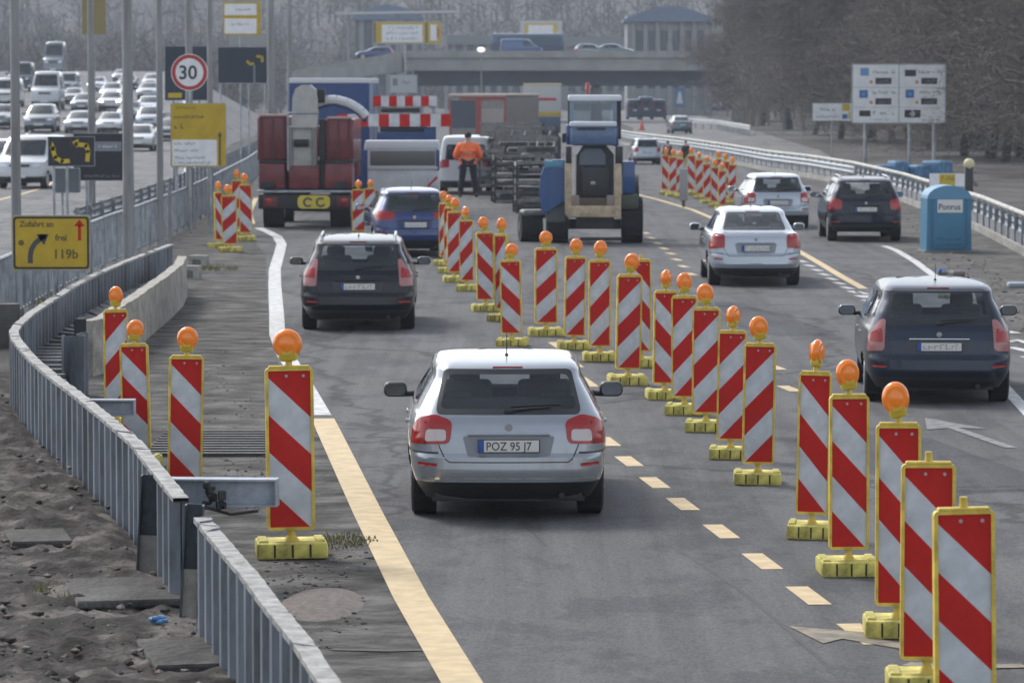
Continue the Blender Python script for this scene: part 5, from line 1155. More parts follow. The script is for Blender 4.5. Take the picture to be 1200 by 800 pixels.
for cx_ in (361, 376):
    for a in range(40, 330, 29): 
        aa = R(a if cx_ == 361 else 180 - a + 180); r1 = .105; m.box((X(cx_) + math.cos(aa) * r1, -.045, Z(237) + math.sin(aa) * r1), (.055, .008, .045), ry=-aa)
m.build('plate_symbol', M_INK, pl)
bb('underrun_rail', 302, 223, 412, 226, -.05, .05, M_GALV)
for a, b in ((303, 334), (338, 374), (380, 413)): bb('side_locker', a, 192, b, 222, .1, 1.6, M_REDP, r=.05)
bb('locker_foot', 306, 213, 322, 222, .02, .12, M_CHAS); bb('locker_foot', 392, 213, 408, 222, .02, .12, M_CHAS)
bb('deck', 303, 188, 413, 193, .2, 6.5, M_CHAS)
bb('deck_gap', 334, 205, 380, 226, .4, 1.5, M_CHAS)
for a, b, c in ((301, 339, 137), (380, 414, 140)):
    q = bb('stowage_box', a, c, b, 189, .3, 5.5, M_REDP, r=.06)
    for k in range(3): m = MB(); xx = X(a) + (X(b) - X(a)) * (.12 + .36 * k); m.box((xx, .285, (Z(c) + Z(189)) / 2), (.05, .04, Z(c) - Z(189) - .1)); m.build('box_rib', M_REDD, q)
    m = MB(); m.cbox(((X(a) + X(b)) / 2, .5, Z(c) + .03), (X(b) - X(a) - .1, .5, .07), .02, n=1); m.build('box_rim', mat('dusty pale rim', (.42, .3, .28), .7), q)
cr = bb('crane_column', 337, 148, 371, 200, .1, .9, M_CREAM, r=.06)
m = MB(); c = Vector((X(357), .5, Z(172))); m.cyl((X(345), .05, Z(168)), (X(362), .05, Z(168)), .10, None, 14); m.build('column_slot', M_CHAS, cr)
m = MB(); pr_ = [(X(342) + 0, Z(150)), (X(343), Z(115)), (X(347), Z(104)), (X(354), Z(100)), (X(364), Z(100)), (X(371), Z(106)), (X(373), Z(118)), (X(372), Z(150))]; m.prism(pr_[::-1], .0, .55); m.build('crane_boom', M_CREAM, e)
m = MB(); m.cyl((X(338), -.0, Z(133)), (X(374), -.0, Z(133)), .03, None, 8); m.cyl((X(338), .0, Z(133)), (X(338), .0, Z(200)), .03, None, 8); m.build('hose_bar', M_GALV, e)
for x in (341, 368):  m = MB(); m.cyl((X(x), -.0, Z(150)), (X(x), -.0, Z(195)), .05, None, 8); m.build('hydraulic_ram', mat('dull steel', (.2, .2, .2), .4, metal=.7), cr)
bb('support_leg', 374, 140, 381, 222, .2, .5, M_CHAS)
bb('junction_box', 372, 105, 381, 121, .1, .5, M_CHAS)
bb('cab', 306, 150, 410, 215, 5.8, 7.6, M_REDP, r=.1)
for x in (318, 397):
    for yy in (1.3, 5.6):
        m = MB(); m.cyl((X(x) - .27, yy, .5), (X(x) + .27, yy, .5), .5, None, 24); t_ = m.build('tyre', M_BLACK, e); m = MB(); m.cyl((X(x) - .275, yy, .5), (X(x) + .275, yy, .5), .26, None, 14); m.build('rim', M_RIM, t_)
bb('tank', 330, 238, 385, 250, 2, 3.2, M_CHAS)
e_crane = e
# blue box lorry behind
s_, X, Z = px_local(388, 247); e = empty('box_lorry', P(388, 247, .008), 0, 'blue box lorry with bright white roof edge standing behind the red lorry', 'lorry')
M_BBOX = mat('deep blue lorry body', (.018, .05, .17), .5, var=.1)
bb('box_body', 339, 97, 436, 225, 0, 6, M_BBOX, r=.04); bb('roof_edge', 339, 92, 436, 98, -.02, 6.02, mat('white roof edge', (.6, .62, .65), .5)); bb('corner_post', 433, 98, 437.5, 225, -.02, .1, mat('pale blue grey', (.22, .27, .34), .5))
bb('bumper', 342, 232, 433, 240, 0, .3, M_CHAS)
for x in (352, 424):
    m = MB(); m.cyl((X(x) - .22, 1.3, .48), (X(x) + .22, 1.3, .48), .48, None, 18); m.build('tyre', M_BLACK, e)
# curved white hose arm of a crane between them
s_, X, Z = px_local(357, 268); e = e_crane
def arc(y_off, wid, m_, name, d):
    pts = [(369, 122), (376, 119), (384, 117), (394, 117), (406, 120), (416, 125), (424, 131), (429, 137)]; m = MB()
    top = [Vector((X(a), d, Z(b + y_off))) for a, b in pts]
    for a, b in zip(top, top[1:]): m.cyl(a, b, wid, None, 10)
    return m.build(name, m_, e)
arc(0, .12, mat('white arm', (.6, .62, .64), .4), 'side_arm', .35); arc(6, .06, M_BBOX, 'side_arm_line', .4)
# barrier lorry: two red white bars over a blue frame
s_, X, Z = px_local(470, 250); e = empty('barrier_trailer', P(470, 250, .008), 0, 'blue trailer carrying two long red and white warning bars', 'trailer')
def bar(x0, x1, y0, y1, n, d, name, start):
    for_ = MB(); w_ = (X(x1) - X(x0)) / n
    for k in range(n): for_.box((X(x0) + w_ * (k + .5), d, (Z(y0) + Z(y1)) / 2), (w_, .10, Z(y0) - Z(y1)), (k + start) % 2)
    return for_.build(name, [M_RED, M_REFL], e)
bar(396, 529, 134, 148.5, 11, -.15, 'long_warning_bar', 0); bar(437, 512, 113, 125, 8, .3, 'short_warning_bar', 0)
bb('blue_frame', 442, 155, 511, 165, -.05, .4, M_BBOX); bb('blue_block', 497, 149, 511, 166, -.08, .4, M_BBOX); bb('grey_drum', 447, 127, 492, 132, .1, .8, M_CHAS); bb('dark_gear', 445, 148, 500, 156, .2, .7, mat('greasy blue black', (.03, .05, .08), .5))
for x in (441, 508): bb('mast', x - 2, 113, x + 2, 215, .35, .5, mat('light grey mast', (.3, .33, .37), .5))
bb('chassis', 430, 214, 512, 226, .1, 3, M_CHAS)
for x in (441, 500):
    m = MB(); m.cyl((X(x) - .13, 1, .4), (X(x) + .13, 1, .4), .4, None, 16); m.build('tyre', M_BLACK, e)
# white service trailer
s_, X, Z = px_local(471, 255); e = empty('service_trailer', P(471, 255, .008), 0, 'white box trailer with wide grey rear window in front of the warning bars', 'trailer')
M_TRW = mat('dirty white trailer', (.60, .62, .65), .5, var=.15, vscale=2)
bb('body', 427, 168, 515, 224, 0, 1.15, M_TRW, r=.04); bb('roof_edge', 428, 165, 514, 175, -.03, 1.2, mat('white trailer roof', (.6, .62, .66), .45)); bb('rear_window', 434, 177, 510, 194, -.02, .0, mat('grey trailer window', (.11, .11, .11), .4)); bb('corner_trim', 426, 176, 431, 222, -.03, .1, M_BBOX); bb('corner_trim', 511, 176, 515, 200, -.03, .1, M_BBOX); bb('flap_rail', 431, 195, 513, 199, -.05, .0, mat('pale rail', (.45, .47, .5), .5)); bb('warning_corner', 502, 208, 513, 219, -.04, -.01, M_REFL)
m = MB(); m.box((X(507), -.045, Z(213)), (.06, .008, .38), ry=R(45)); m.build('warning_stripe', M_RED, e)
for x in (436, 505): m = MB(); m.cyl((X(x) - .1, .6, .36), (X(x) + .1, .6, .36), .36, None, 16); m.build('tyre', M_BLACK, e)
bb('axle_frame', 436, 222, 508, 243, .3, .9, M_CHAS)

# ------------------------------------------------------------------ tractor
s_, X, Z = px_local(697, 286); e = empty('blue_tractor', P(697, 286, .008), 0, 'blue tractor facing us with tan front loader frame and white cab roof', 'tractor')
M_TBL = mat('light blue bonnet', (.08, .14, .25), .4, coat=.4, var=.15); M_TBL2 = mat('strong blue mudguard', (.015, .07, .22), .35, coat=.5); M_TAN = mat('tan weathered loader steel', (.46, .36, .24), .6, var=.35, vscale=4); M_TDK = mat('dark oily metal', (.02, .022, .026), .5, var=.4); M_TW = mat('white cab panel', (.62, .65, .7), .4)
bb('cab_roof', 667, 112, 730, 119, .9, 2.6, M_TW, r=.05)
for x in (668, 719): bb('cab_pillar', x, 118, x + 5, 146, .95, 1.05, mat('blue grey pillar', (.16, .21, .28), .4))
bb('rear_pillar', 724, 118, 731, 165, 2.4, 2.55, M_TDK); bb('rear_pillar', 667, 118, 671, 150, 2.4, 2.55, M_TDK)
m = MB(); m.box(((X(673) + X(719)) / 2, 1.0, (Z(119) + Z(146)) / 2), (X(719) - X(673), .01, Z(119) - Z(146))); m.build('windscreen', G, e)
m = MB(); m.box(((X(673) + X(719)) / 2, 2.5, (Z(122) + Z(146)) / 2), (X(719) - X(673), .01, Z(122) - Z(146))); m.build('rear_glass', G, e)
bb('bonnet_top', 668, 143, 723, 149, .2, 1.5, M_TW, r=.04); bo = bb('bonnet', 668, 149, 723, 171, .15, 1.8, M_TBL, r=.08); bb('bonnet_side', 664, 147, 670, 170, .4, 1.6, M_TBL2); bb('bonnet_side', 719, 148, 725, 172, .4, 1.6, M_TBL2); bb('grille_line', 676, 150, 710, 152.5, .12, .16, M_TDK, bo)
m = MB(); pr_ = [(X(676), Z(268)), (X(676), Z(182)), (X(684), Z(172)), (X(712), Z(172)), (X(720), Z(182)), (X(720), Z(268))]; m.prism(pr_, .5, 1.8); no = m.build('nose', M_TDK, e)
m = MB(); m.prism([(X(679), Z(194)), (X(680), Z(181)), (X(686), Z(175)), (X(705), Z(175)), (X(710), Z(182)), (X(710), Z(194))], .47, .5); m.build('nose_plate', mat('grey blue plate', (.12, .15, .19), .5), no)
bb('nose_block', 680, 195, 714, 233, .25, .55, M_TDK, r=.1); bb('nose_badge', 692, 213, 698, 217, .22, .26, M_RIM, no)
for a, b in ((662, 670), (720, 728)):
    bb('loader_arm', a, 192, b, 252, .0, .16, M_TAN); bb('loader_arm_top', a + 1, 172, b + 2 if a > 700 else b, 193, .1, .3, M_TDK)
bb('loader_crossbar', 664, 241, 727, 255, -.02, .12, M_TAN, r=.04); bb('loader_spreader', 668, 232, 722, 241, .1, .2, mat('brown steel', (.10, .07, .055), .7))
for x in (669, 711): bb('bracket', x, 229, x + 10, 241, .05, .2, mat('pinkish steel', (.26, .20, .19), .6))
bb('axle', 650, 258, 748, 270, .9, 1.2, M_TDK); bb('ground_bar', 680, 279, 730, 283, .5, .62, M_TDK)
for x in (654, 742):
    m = MB(); rr_ = .53; xc = X(x); ww_ = .25; m.cyl((xc - ww_, 1.0, rr_), (xc + ww_, 1.0, rr_), rr_, None, 26)
    for k in range(18):
        a = 2 * math.pi * k / 18; m.box((xc, 1.0 + math.cos(a) * rr_, rr_ + math.sin(a) * rr_), (ww_ * 1.9, .05, .06), rx=a)
    t_ = m.build('tyre', M_BLACK, e); m = MB(); m.cyl((xc - ww_ - .01, 1, rr_), (xc + ww_ + .01, 1, rr_), .26, None, 14); m.build('rim', M_RIM, t_)
for x in (650, 744):
    m = MB(); m.cyl((X(x) - .18, 3.2, .78), (X(x) + .18, 3.2, .78), .78, None, 24); m.build('rear_tyre', M_BLACK, e)
m = MB(); m.prism([(X(636), Z(252)), (X(632), Z(228)), (X(634), Z(205)), (X(640), Z(192)), (X(648), Z(188)), (X(662), Z(188)), (X(662), Z(236))][::-1], .3, 1.4); m.build('left_mudguard', M_TBL2, e)
bb('mudguard_band', 638, 189, 661, 197, .28, .35, mat('pale blue band', (.08, .26, .38), .4)); bb('right_mudguard', 730, 190, 745, 228, .6, 1.5, M_TBL2); bb('wheel_cover', 728, 229, 749, 246, .4, 1.6, mat('olive tyre cover', (.07, .075, .06), .7), r=.05)
bb('lower_hull', 640, 234, 664, 262, .4, 1.2, mat('grey hull', (.09, .10, .11), .6), r=.06)
m = MB(); m.cyl((X(690), 1.6, Z(112)), (X(690), 1.6, Z(104)), .025, None, 6); m.cyl((X(690), 1.6, Z(105)), (X(690), 1.6, Z(97)), .06, .04, 10); m.build('rotating_beacon', M_TAIL, e)
bb('cab_mirror', 659, 157, 664, 168, .7, .8, M_TDK)
# small roller wheel beside it
p = P(624, 284); e = empty('towed_roller', p, R(8), 'small grey roller wheel with dusty guard left of the blue tractor', 'roller'); m = MB(); m.cyl((-.26, .35, .36), (.26, .35, .36), .36, None, 22); m.build('roller_wheel', M_BLACK, e); m = MB(); m.cyl((-.27, .35, .36), (-.275, .35, .36), .12, None, 12); m.build('hub', M_RIM, e); m = MB(); m.cbox((.05, .35, .70), (.56, .6, .16), .07, n=3); m.cyl((.3, .3, .6), (.75, .5, .75), .04, None, 8); m.build('guard', mat('dusty guard', (.22, .22, .2), .6, var=.3), e)
# stacked steel frames
M_FR = mat('grey scaffold steel', (.06, .06, .064), .6, metal=.3, var=.5, vscale=6); M_FR2 = mat('light worn steel', (.19, .19, .185), .6, metal=.2, var=.4)
fr_pos = [(566, 230, 0), (578, 236, 1), (592, 243, 2)]
for i, (x0, y0, lab) in enumerate([(562, 229, 'rear steel rack of the stack beside the orange worker'), (580, 238, 'middle steel rack of the stack beside the orange worker'), (606, 250, 'front steel rack of the stack, left of the blue tractor')]):
    p = P(x0, y0); s_ = S(y0); e = empty('steel_rack', p, R(0), lab, 'steel rack', 'steel racks stacked beside the tractor'); wd = [2.2, 2.0, 1.25][i]; ht = [2.55, 2.5, 2.3][i]; dp = 6.5
    for xx in (0, wd):
        for yy in (0, dp / 2, dp): m = MB(); m.box((xx, yy, ht / 2 - .05 if not (xx == 0) else ht * .3), (.09, .09, ht if xx else ht * .6)); m.build('upright', M_FR, e)
    m = MB()
    for k, zz in enumerate((.12, .38, .62, .92, 1.22, 1.5)):
        m.box((wd / 2, -.06, zz), (wd, .06, .10), k % 2, ry=R(rnd.uniform(-2, 2)))
        m.box((-.055, dp / 2, zz * .92), (.05, dp, .06), k % 2)
    for yy in [k * .42 for k in range(16)]: m.box((-.1, yy, .66), (.035, .05, 1.25), 0, ry=R(rnd.uniform(-3, 3)))
    tag(m.build('lattice_bars', [M_FR, M_FR2], e), kind='stuff')
    for k in range(9):
        m = MB(); zz = .22 + k * .21; m.cbox((wd * .5 + rnd.uniform(-.1, .1), .3 + rnd.random(), zz), (wd * rnd.uniform(.5, .9), 1.2, .12), .02, k % 2, n=1, rz=R(rnd.uniform(-12, 12))); m.build('steel_bundle', [M_FR, M_FR2], e)
    m = MB()
    for k in range(4): m.cyl((wd * (.1 + .22 * k), .2, 1.35), (wd * (.3 + .2 * k), 1.0, ht - .2), .04, None, 6, k % 2)
    m.box((wd / 2, .0, ht - .1), (wd, .08, .12), 1); m.box((wd / 2, 0, ht - .42), (wd, .06, .2), 1); tag(m.build('bracing', [M_FR, M_FR2], e), kind='stuff')

# ------------------------------------------------------------------ workers
def person(px, py, height, label, jacket, trousers, pose=0, rz=0):
    p = P(px, py, .008); e = empty('person', p, rz, label, 'person'); e.scale = (1.13 if pose == 0 else 1, 1, 1); H_ = height; u = H_ / 1.8
    def skin(name, V, E, Rd, m_, sub=1, root=0, par=e):
        me = bpy.data.meshes.new(name); me.from_pydata([tuple(Vector(v) * u) for v in V], E, []); o = bpy.data.objects.new(name, me); sc.collection.objects.link(o)
        sk = o.modifiers.new('s', 'SKIN'); me.skin_vertices
        for i, r in enumerate(Rd): me.skin_vertices[0].data[i].radius = (r[0] * u, r[1] * u) if isinstance(r, tuple) else (r * u, r * u)
        me.skin_vertices[0].data[root].use_root = True; sb = o.modifiers.new('b', 'SUBSURF'); sb.levels = sub; sb.render_levels = sub
        dg = bpy.context.evaluated_depsgraph_get(); nm = bpy.data.meshes.new_from_object(o.evaluated_get(dg)); bpy.data.objects.remove(o); nm.name = name
        for q in nm.polygons: q.use_smooth = True
        nm.materials.clear(); nm.materials.append(m_); o = bpy.data.objects.new(name, nm); sc.collection.objects.link(o); o.parent = par; return o
    if pose == 0:   # standing, both forearms bent forward
        hl, hr, kl, kr, al, ar = (-.10, 0, .95), (.10, 0, .95), (-.15, .02, .50), (.15, .02, .50), (-.19, -.02, .09), (.20, -.02, .09); el, er, wl, wr = (-.31, -.04, 1.13), (.31, -.04, 1.13), (-.24, .20, 1.02), (.26, .20, 1.04)
    else:
        hl, hr, kl, kr, al, ar = (-.09, 0, .95), (.09, 0, .95), (-.10, .06, .50), (.11, -.02, .50), (-.11, .0, .09), (.13, -.10, .09); el, er, wl, wr = (-.25, -.02, 1.15), (.25, -.02, 1.15), (-.26, .1, .90), (.26, .08, .90)
    V = [(0, 0, 1.0), (0, 0, 1.2), (0, -.01, 1.42), (0, 0, 1.54), (0, .02, 1.66), (0, .02, 1.76), (-.19, 0, 1.42), el, wl, (.19, 0, 1.42), er, wr, hl, kl, al, (al[0], al[1] + .16, .035), hr, kr, ar, (ar[0], ar[1] + .16, .035)]
    for sg, w_ in ((-1, wl), (1, wr)):
        b = len(V); V.append((w_[0], w_[1] + .09, w_[2] - .01))
    E = [(0, 1), (1, 2), (2, 3), (3, 4), (4, 5), (2, 6), (6, 7), (7, 8), (2, 9), (9, 10), (10, 11), (0, 12), (12, 13), (13, 14), (14, 15), (0, 16), (16, 17), (17, 18), (18, 19), (8, 20), (11, 21)]
    Rd = [(.15, .11), (.14, .10), (.15, .10), .058, (.085, .10), (.07, .08), .06, .045, .03, .06, .045, .03, .09, .062, .045, .04, .09, .062, .045, .04, (.035, .018), (.035, .018)]
    skinm = mat('skin', (.45, .26, .19), .6)
    skin('body', V, E, Rd, skinm)
    for hb in (20, 21):
        q = Vector(V[hb])
        for k in range(4):
            a = q + Vector(((k - 1.5) * .019, .03, 0)); skin('finger', [tuple(a), tuple(a + Vector((0, .035, -.008))), tuple(a + Vector((0, .05 - .004 * abs(k - 1.5), -.035)))], [(0, 1), (1, 2)], [.010, .009, .008], skinm)
        sx = 1 if hb == 20 else -1; a = q + Vector((sx * .035, -.02, 0)); skin('thumb', [tuple(a), tuple(a + Vector((sx * .03, .03, -.01))), tuple(a + Vector((sx * .035, .06, -.02)))], [(0, 1), (1, 2)], [.011, .010, .009], skinm)
    Vj = [(0, 0, .93), (0, 0, 1.08), (0, 0, 1.25), (0, -.01, 1.42), (0, 0, 1.50), (-.20, 0, 1.41), el, tuple(Vector(wl) * .93 + Vector(el) * .07), (.20, 0, 1.41), er, tuple(Vector(wr) * .93 + Vector(er) * .07)]
    skin('jacket', Vj, [(0, 1), (1, 2), (2, 3), (3, 4), (3, 5), (5, 6), (6, 7), (3, 8), (8, 9), (9, 10)], [(.215, .15), (.21, .15), (.21, .145), (.185, .13), (.10, .09), .095, .08, .062, .095, .08, .062], jacket, root=1)
    skin('trousers', [(0, 0, .98), hl, kl, (al[0], al[1], .08), hr, kr, (ar[0], ar[1], .08)], [(0, 1), (1, 2), (2, 3), (0, 4), (4, 5), (5, 6)], [(.17, .13), .115, .085, .075, .115, .085, .075], trousers)
    for a_ in (al, ar): skin('shoe', [(a_[0], a_[1] - .02, .05), (a_[0], a_[1] + .10, .045), (a_[0], a_[1] + .19, .04)], [(0, 1), (1, 2)], [.055, .052, .042], M_BLACK)
    m = MB(); m.ell((0, .005 * u, 1.70 * u), (.088 * u, .10 * u, .10 * u), nu=16, nv=10); m.build('hair', mat('dark hair', (.018, .016, .015), .8), e)
    if jacket.name.startswith('orange'):
        for z, h_ in ((1.02, .045), (1.20, .045)):
            m = MB(); r0 = .222 * u if False else .0; pts = [(math.cos(a) * .228 * u, math.sin(a) * .165 * u) for a in [2 * math.pi * k / 28 for k in range(28)]]
            n = len(pts); m.add([(x, y, (z) * u) for x, y in pts] + [(x, y, (z + h_) * u) for x, y in pts], [(i, (i + 1) % n, n + (i + 1) % n, n + i) for i in range(n)], 0, True); m.build('reflective_band', mat('pale reflective band', (.62, .30, .20), .4), e)
    return e
person(548.5, 231, 2.22, 'worker in bright orange jacket and dark trousers standing behind the blue estate car', mat('orange high visibility cloth', (.95, .17, .04), .7, var=.12, vscale=5), mat('dark navy trousers', (.012, .015, .024), .85))
person(782.5, 199, 1.33, 'small distant worker in grey clothes beside the far silver car', mat('grey blue cloth', (.07, .08, .10), .85), mat('dark grey cloth', (.03, .035, .045), .85), pose=1)
person(803.5, 196, 1.25, 'small distant worker in dark clothes behind the far beacon cluster', mat('dark cloth', (.025, .028, .035), .85), mat('dark grey cloth', (.03, .035, .045), .85), pose=1, rz=R(20))

# ------------------------------------------------------------------ far vehicles on our road
s_, X, Z = px_local(562, 182); e = empty('red_bus', P(562, 182, .008), R(-12), 'cream and red bus seen from behind under the far bridge', 'bus')
m = MB(); m.cbox((0, 4, 1.75), (3.2, 9, 2.9), .12, n=2); m.build('body', mat('dusty cream bus body', (.25, .23, .22), .5, var=.3), e); m = MB(); m.cbox((0, 4, 3.28), (3.24, 9.02, .16), .05, n=2); m.build('roof', mat('cream roof', (.50, .42, .34), .5), e)
m = MB(); m.box((-.80, -.512, 2.25), (1.35, .02, 1.5)); m.build('rear_window', mat('dark bus glass', (.05, .07, .10), .2), e); m = MB(); m.box((.85, -.515, 2.1), (1.25, .02, .9)); m.build('rear_panel', mat('cream panel', (.34, .31, .29), .5), e)
for x_, w_ in ((-1.55, .08), (.06, .26), (1.54, .10)): m = MB(); m.box((x_, -.53, 1.9), (w_, .03, 2.4)); m.build('red_pillar', mat('bus red', (.38, .06, .05), .5, var=.3), e)
m = MB(); m.box((.3, -.53, 3.1), (2.6, .03, .12)); m.build('red_cornice', MATS['bus red'], e)
for yy in (.9, 7): 
    for x in (-1.3, 1.3): m = MB(); m.cyl((x - .18, yy, .48), (x + .18, yy, .48), .48, None, 14); m.build('tyre', M_BLACK, e)
s_, X, Z = px_local(635, 166); e = empty('advert_lorry', P(635, 166, .008), 0, 'white lorry with yellow bottom band and red stripe under the bridge', 'lorry')
bb('box_body', 614, 99, 657, 137, 0, 5, mat('lorry white', (.5, .5, .5), .5), r=.02); bb('yellow_band', 613.5, 131, 657.5, 136, -.01, .0, M_SIGNY); bb('top_band', 613.5, 98, 658, 101, -.01, 5, mat('yellow white edge', (.6, .52, .3), .5)); bb('red_stripe', 618, 115, 652, 118, -.012, -.001, M_RED); bb('blue_tail', 614, 137, 657, 156, 0, .3, mat('blue grey tail', (.05, .08, .14), .5)); bb('chassis', 618, 150, 653, 160, .2, 4.5, M_CHAS)
for x in (620, 650): m = MB(); m.cyl((X(x) - .15, .8, .42), (X(x) + .15, .8, .42), .42, None, 14); m.build('tyre', M_BLACK, e)
def d_w(m, W_, H_, z): rr = random.Random(1); flat(m, [(-W_ * .4, z + H_ * .4), (-W_ * .22, z + H_ * .4), (-W_ * .22, z + H_ * .8), (-W_ * .4, z + H_ * .8)], YF, 9); scribble(m, -W_ * .05, z + H_ * .5, W_ * .3, H_ * .25, YF, 9, rr)
sign('direction_sign', 457, 88, 489, 109, 190, 'plain white board under the bridge left of the warning bars', mat('pale white board', (.42, .44, .46), .5), d_w, posts=(.5,), r_=.02)
GB = 'dark blue vans parked below the bridge'
for i, (x, lab) in enumerate([(744, 'left dark blue van parked below the bridge'), (757, 'middle dark blue van parked below the bridge'), (772, 'right dark blue van parked below the bridge')]):
    p = P(x, 140.5)
    car('van', paint('deep blue van paint', (.012, .03, .09), .1), p, 0, lab, 'van', GB, hi=False, name='blue_van', H=2.4 + .3 * (i == 1))
def d_blue(m, W_, H_, z): flat(m, [(-W_ * .3, z + H_ * .2), (W_ * .3, z + H_ * .2), (W_ * .1, z + H_ * .8), (-W_ * .1, z + H_ * .8)], YF, 2)
sign('banner_sign', 790, 103, 803, 126, 141, 'tall pale blue banner sign at the end of the bridge', mat('pale blue sign', (.10, .22, .40), .5), d_blue, posts=(.5,), r_=.05)
p = P(795, 148)
e = empty('traffic_cone', P(752, 153), 0, 'red traffic cone on the slip road far away', 'traffic cone'); m = MB(); m.cyl((0, 0, .03), (0, 0, .9), .25, .05, 12); m.build('cone', mat('cone red', (.6, .08, .04), .5), e); m = MB(); m.box((0, 0, .02), (.7, .7, .04)); m.build('foot', M_CHAS, e)
place_car('hatch', BLUE, 850, 131, 30, label='small dark car with red tail parked by the far road under the trees', name='hatchback_car', hi=False)

# ------------------------------------------------------------------ bridge, buildings
BY = 415.0
def bz(py, Y=BY): return AT(600, py, Y).z
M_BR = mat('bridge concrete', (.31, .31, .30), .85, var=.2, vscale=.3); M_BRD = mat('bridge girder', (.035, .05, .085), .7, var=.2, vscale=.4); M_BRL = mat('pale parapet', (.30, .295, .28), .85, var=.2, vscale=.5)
e = empty('road_bridge', (AT(600, 100, BY).x, BY, 0), 0, 'wide grey concrete road bridge crossing the motorway in the background', 'bridge')
xa, xb = AT(474, 90, BY).x, AT(1010, 90, BY).x
m = MB(); m.box(((xa + xb) / 2, 6, (bz(67) + bz(83)) / 2), (xb - xa, 14, bz(67) - bz(83))); m.build('deck', M_BR, e)
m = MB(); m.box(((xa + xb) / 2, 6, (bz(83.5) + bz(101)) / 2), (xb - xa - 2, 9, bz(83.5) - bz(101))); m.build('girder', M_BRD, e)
for yy in (-1.15, 13.1): m = MB(); m.box(((xa + xb) / 2, yy, (bz(60) + bz(68)) / 2), (xb - xa, .3, bz(60) - bz(68))); m.build('parapet', M_BRL, e)
for px in (478, 700, 868): m = MB(); m.cbox((AT(px, 90, BY).x, 6, bz(101) / 2), (1.2, 5, bz(101)), .3, n=2); m.build('pier', M_BR, e)
# left wing coming down towards us
m = MB(); wp = [(474, 60, 68, 84, 415), (440, 66, 73, 88, 402), (400, 73, 79, 94, 388), (365, 80, 86, 100, 372), (335, 86, 92, 106, 355)]; vs = []
for px, a, b, c, Y in wp: 
    q = AT(px, 100, Y).x
    for dy in (0, 12): vs += [(q, dy + Y - BY, AT(px, a, Y).z), (q, dy + Y - BY, AT(px, b, Y).z), (q, dy + Y - BY, AT(px, c, Y).z)]
for i in range(len(wp) - 1):
    o = 6 * i
m.add(vs, [(6 * i, 6 * i + 6, 6 * i + 7, 6 * i + 1) for i in range(4)] + [(6 * i + 3, 6 * i + 9, 6 * i + 10, 6 * i + 4) for i in range(4)] + [(6 * i + 1, 6 * i + 7, 6 * i + 10, 6 * i + 4) for i in range(4)], 0)
m.build('ramp_parapet', M_BRL, e); m = MB(); m.add([(v[0], v[1] + .01, v[2]) for v in vs], [(6 * i + 1, 6 * i + 7, 6 * i + 8, 6 * i + 2) for i in range(4)] + [(6 * i + 4, 6 * i + 10, 6 * i + 11, 6 * i + 5) for i in range(4)] + [(6 * i + 2, 6 * i + 8, 6 * i + 11, 6 * i + 5) for i in range(4)]); m.build('ramp_girder', M_BR, e)
for px, Y in ((360, 370), (420, 395)): m = MB(); q = AT(px, 100, Y); m.box((q.x, Y - BY + 6, q.z / 2), (1, 4, q.z)); m.build('pier', M_BR, e)
bzd = bz(67) + .02
for (px, st, col, flip, lab, wd) in [(585, 'van', paint('bridge blue paint', (.02, .07, .2), .1), 90, 'blue van driving across the bridge', 1), (672, 'hatch', GREYP, 90, 'grey car driving across the bridge behind the blue bus', 1), (695, 'sedan', TEAL, 90, 'teal car driving across the bridge, rightmost of the traffic', 1), (462, 'hatch', BLUE, -90, 'small blue car on the bridge below the yellow white gantry', 1)]:
    q = AT(px, 60, BY + 3.5); car(st, col, (q.x, q.y, bzd if px > 474 else bzd - .3), R(-flip), lab, 'car' if st != 'van' else 'van', 'cars crossing the bridge', hi=False, name='bridge_car')
q = AT(618, 60, BY + 7); e = empty('coach', (q.x, q.y, bzd), 0, 'long blue coach crossing the bridge behind the white advert sign', 'bus'); m = MB(); m.cbox((0, 0, 1.55), (8, 2.5, 2.1), .25, n=2); m.build('body', paint('coach blue', (.03, .06, .13), .1), e); m = MB(); m.box((.2, -1.26, 1.9), (7, .02, .7)); m.build('window_band', mat('coach glass', (.02, .07, .10), .2), e)
for x in (-2.7, 2.7): m = MB(); m.cyl((x, -1.2, .45), (x, 1.2, .45), .45, None, 12); m.build('wheel', M_BLACK, e)
def d_gant(m, W_, H_, z):
    rr = random.Random(8); U = lambda u, v: (-W_ / 2 + W_ * u, YF * 4, z + H_ * v)
    flat(m, [(U(.13, 0)[0], U(0, .08)[2]), (U(.72, 0)[0], U(0, .08)[2]), (U(.72, 0)[0], U(0, .85)[2]), (U(.13, 0)[0], U(0, .85)[2])], YF * 4, 2)
    for v in (.65, .42, .18): scribble(m, U(.2, 0)[0], U(0, v)[2], W_ * .45, H_ * .12, YF * 4 - .002, 9, rr)
    flat(m, [(U(.83, 0)[0], U(0, .15)[2]), (U(.93, 0)[0], U(0, .15)[2]), (U(.93, 0)[0], U(0, .85)[2]), (U(.83, 0)[0], U(0, .85)[2])], YF * 4, 2); flat(m, [(U(.925, 0)[0], U(0, .2)[2]), (U(.95, 0)[0], U(0, .35)[2]), (U(.95, 0)[0], U(0, .65)[2]), (U(.925, 0)[0], U(0, .8)[2])], YF * 5, 5)
    for u in (.76, .01): flat(m, [(U(u, 0)[0], U(0, .05)[2]), (U(u + .03, 0)[0], U(0, .05)[2]), (U(u + .03, 0)[0], U(0, .95)[2]), (U(u, 0)[0], U(0, .95)[2])], YF * 4, 8)
sign('gantry_sign', 437, 25, 518, 52, 147, 'wide white board framed in yellow standing before the bridge on the left', M_SIGNY, d_gant, posts=(.47,), r_=.05, post_w=.12, th=.15)
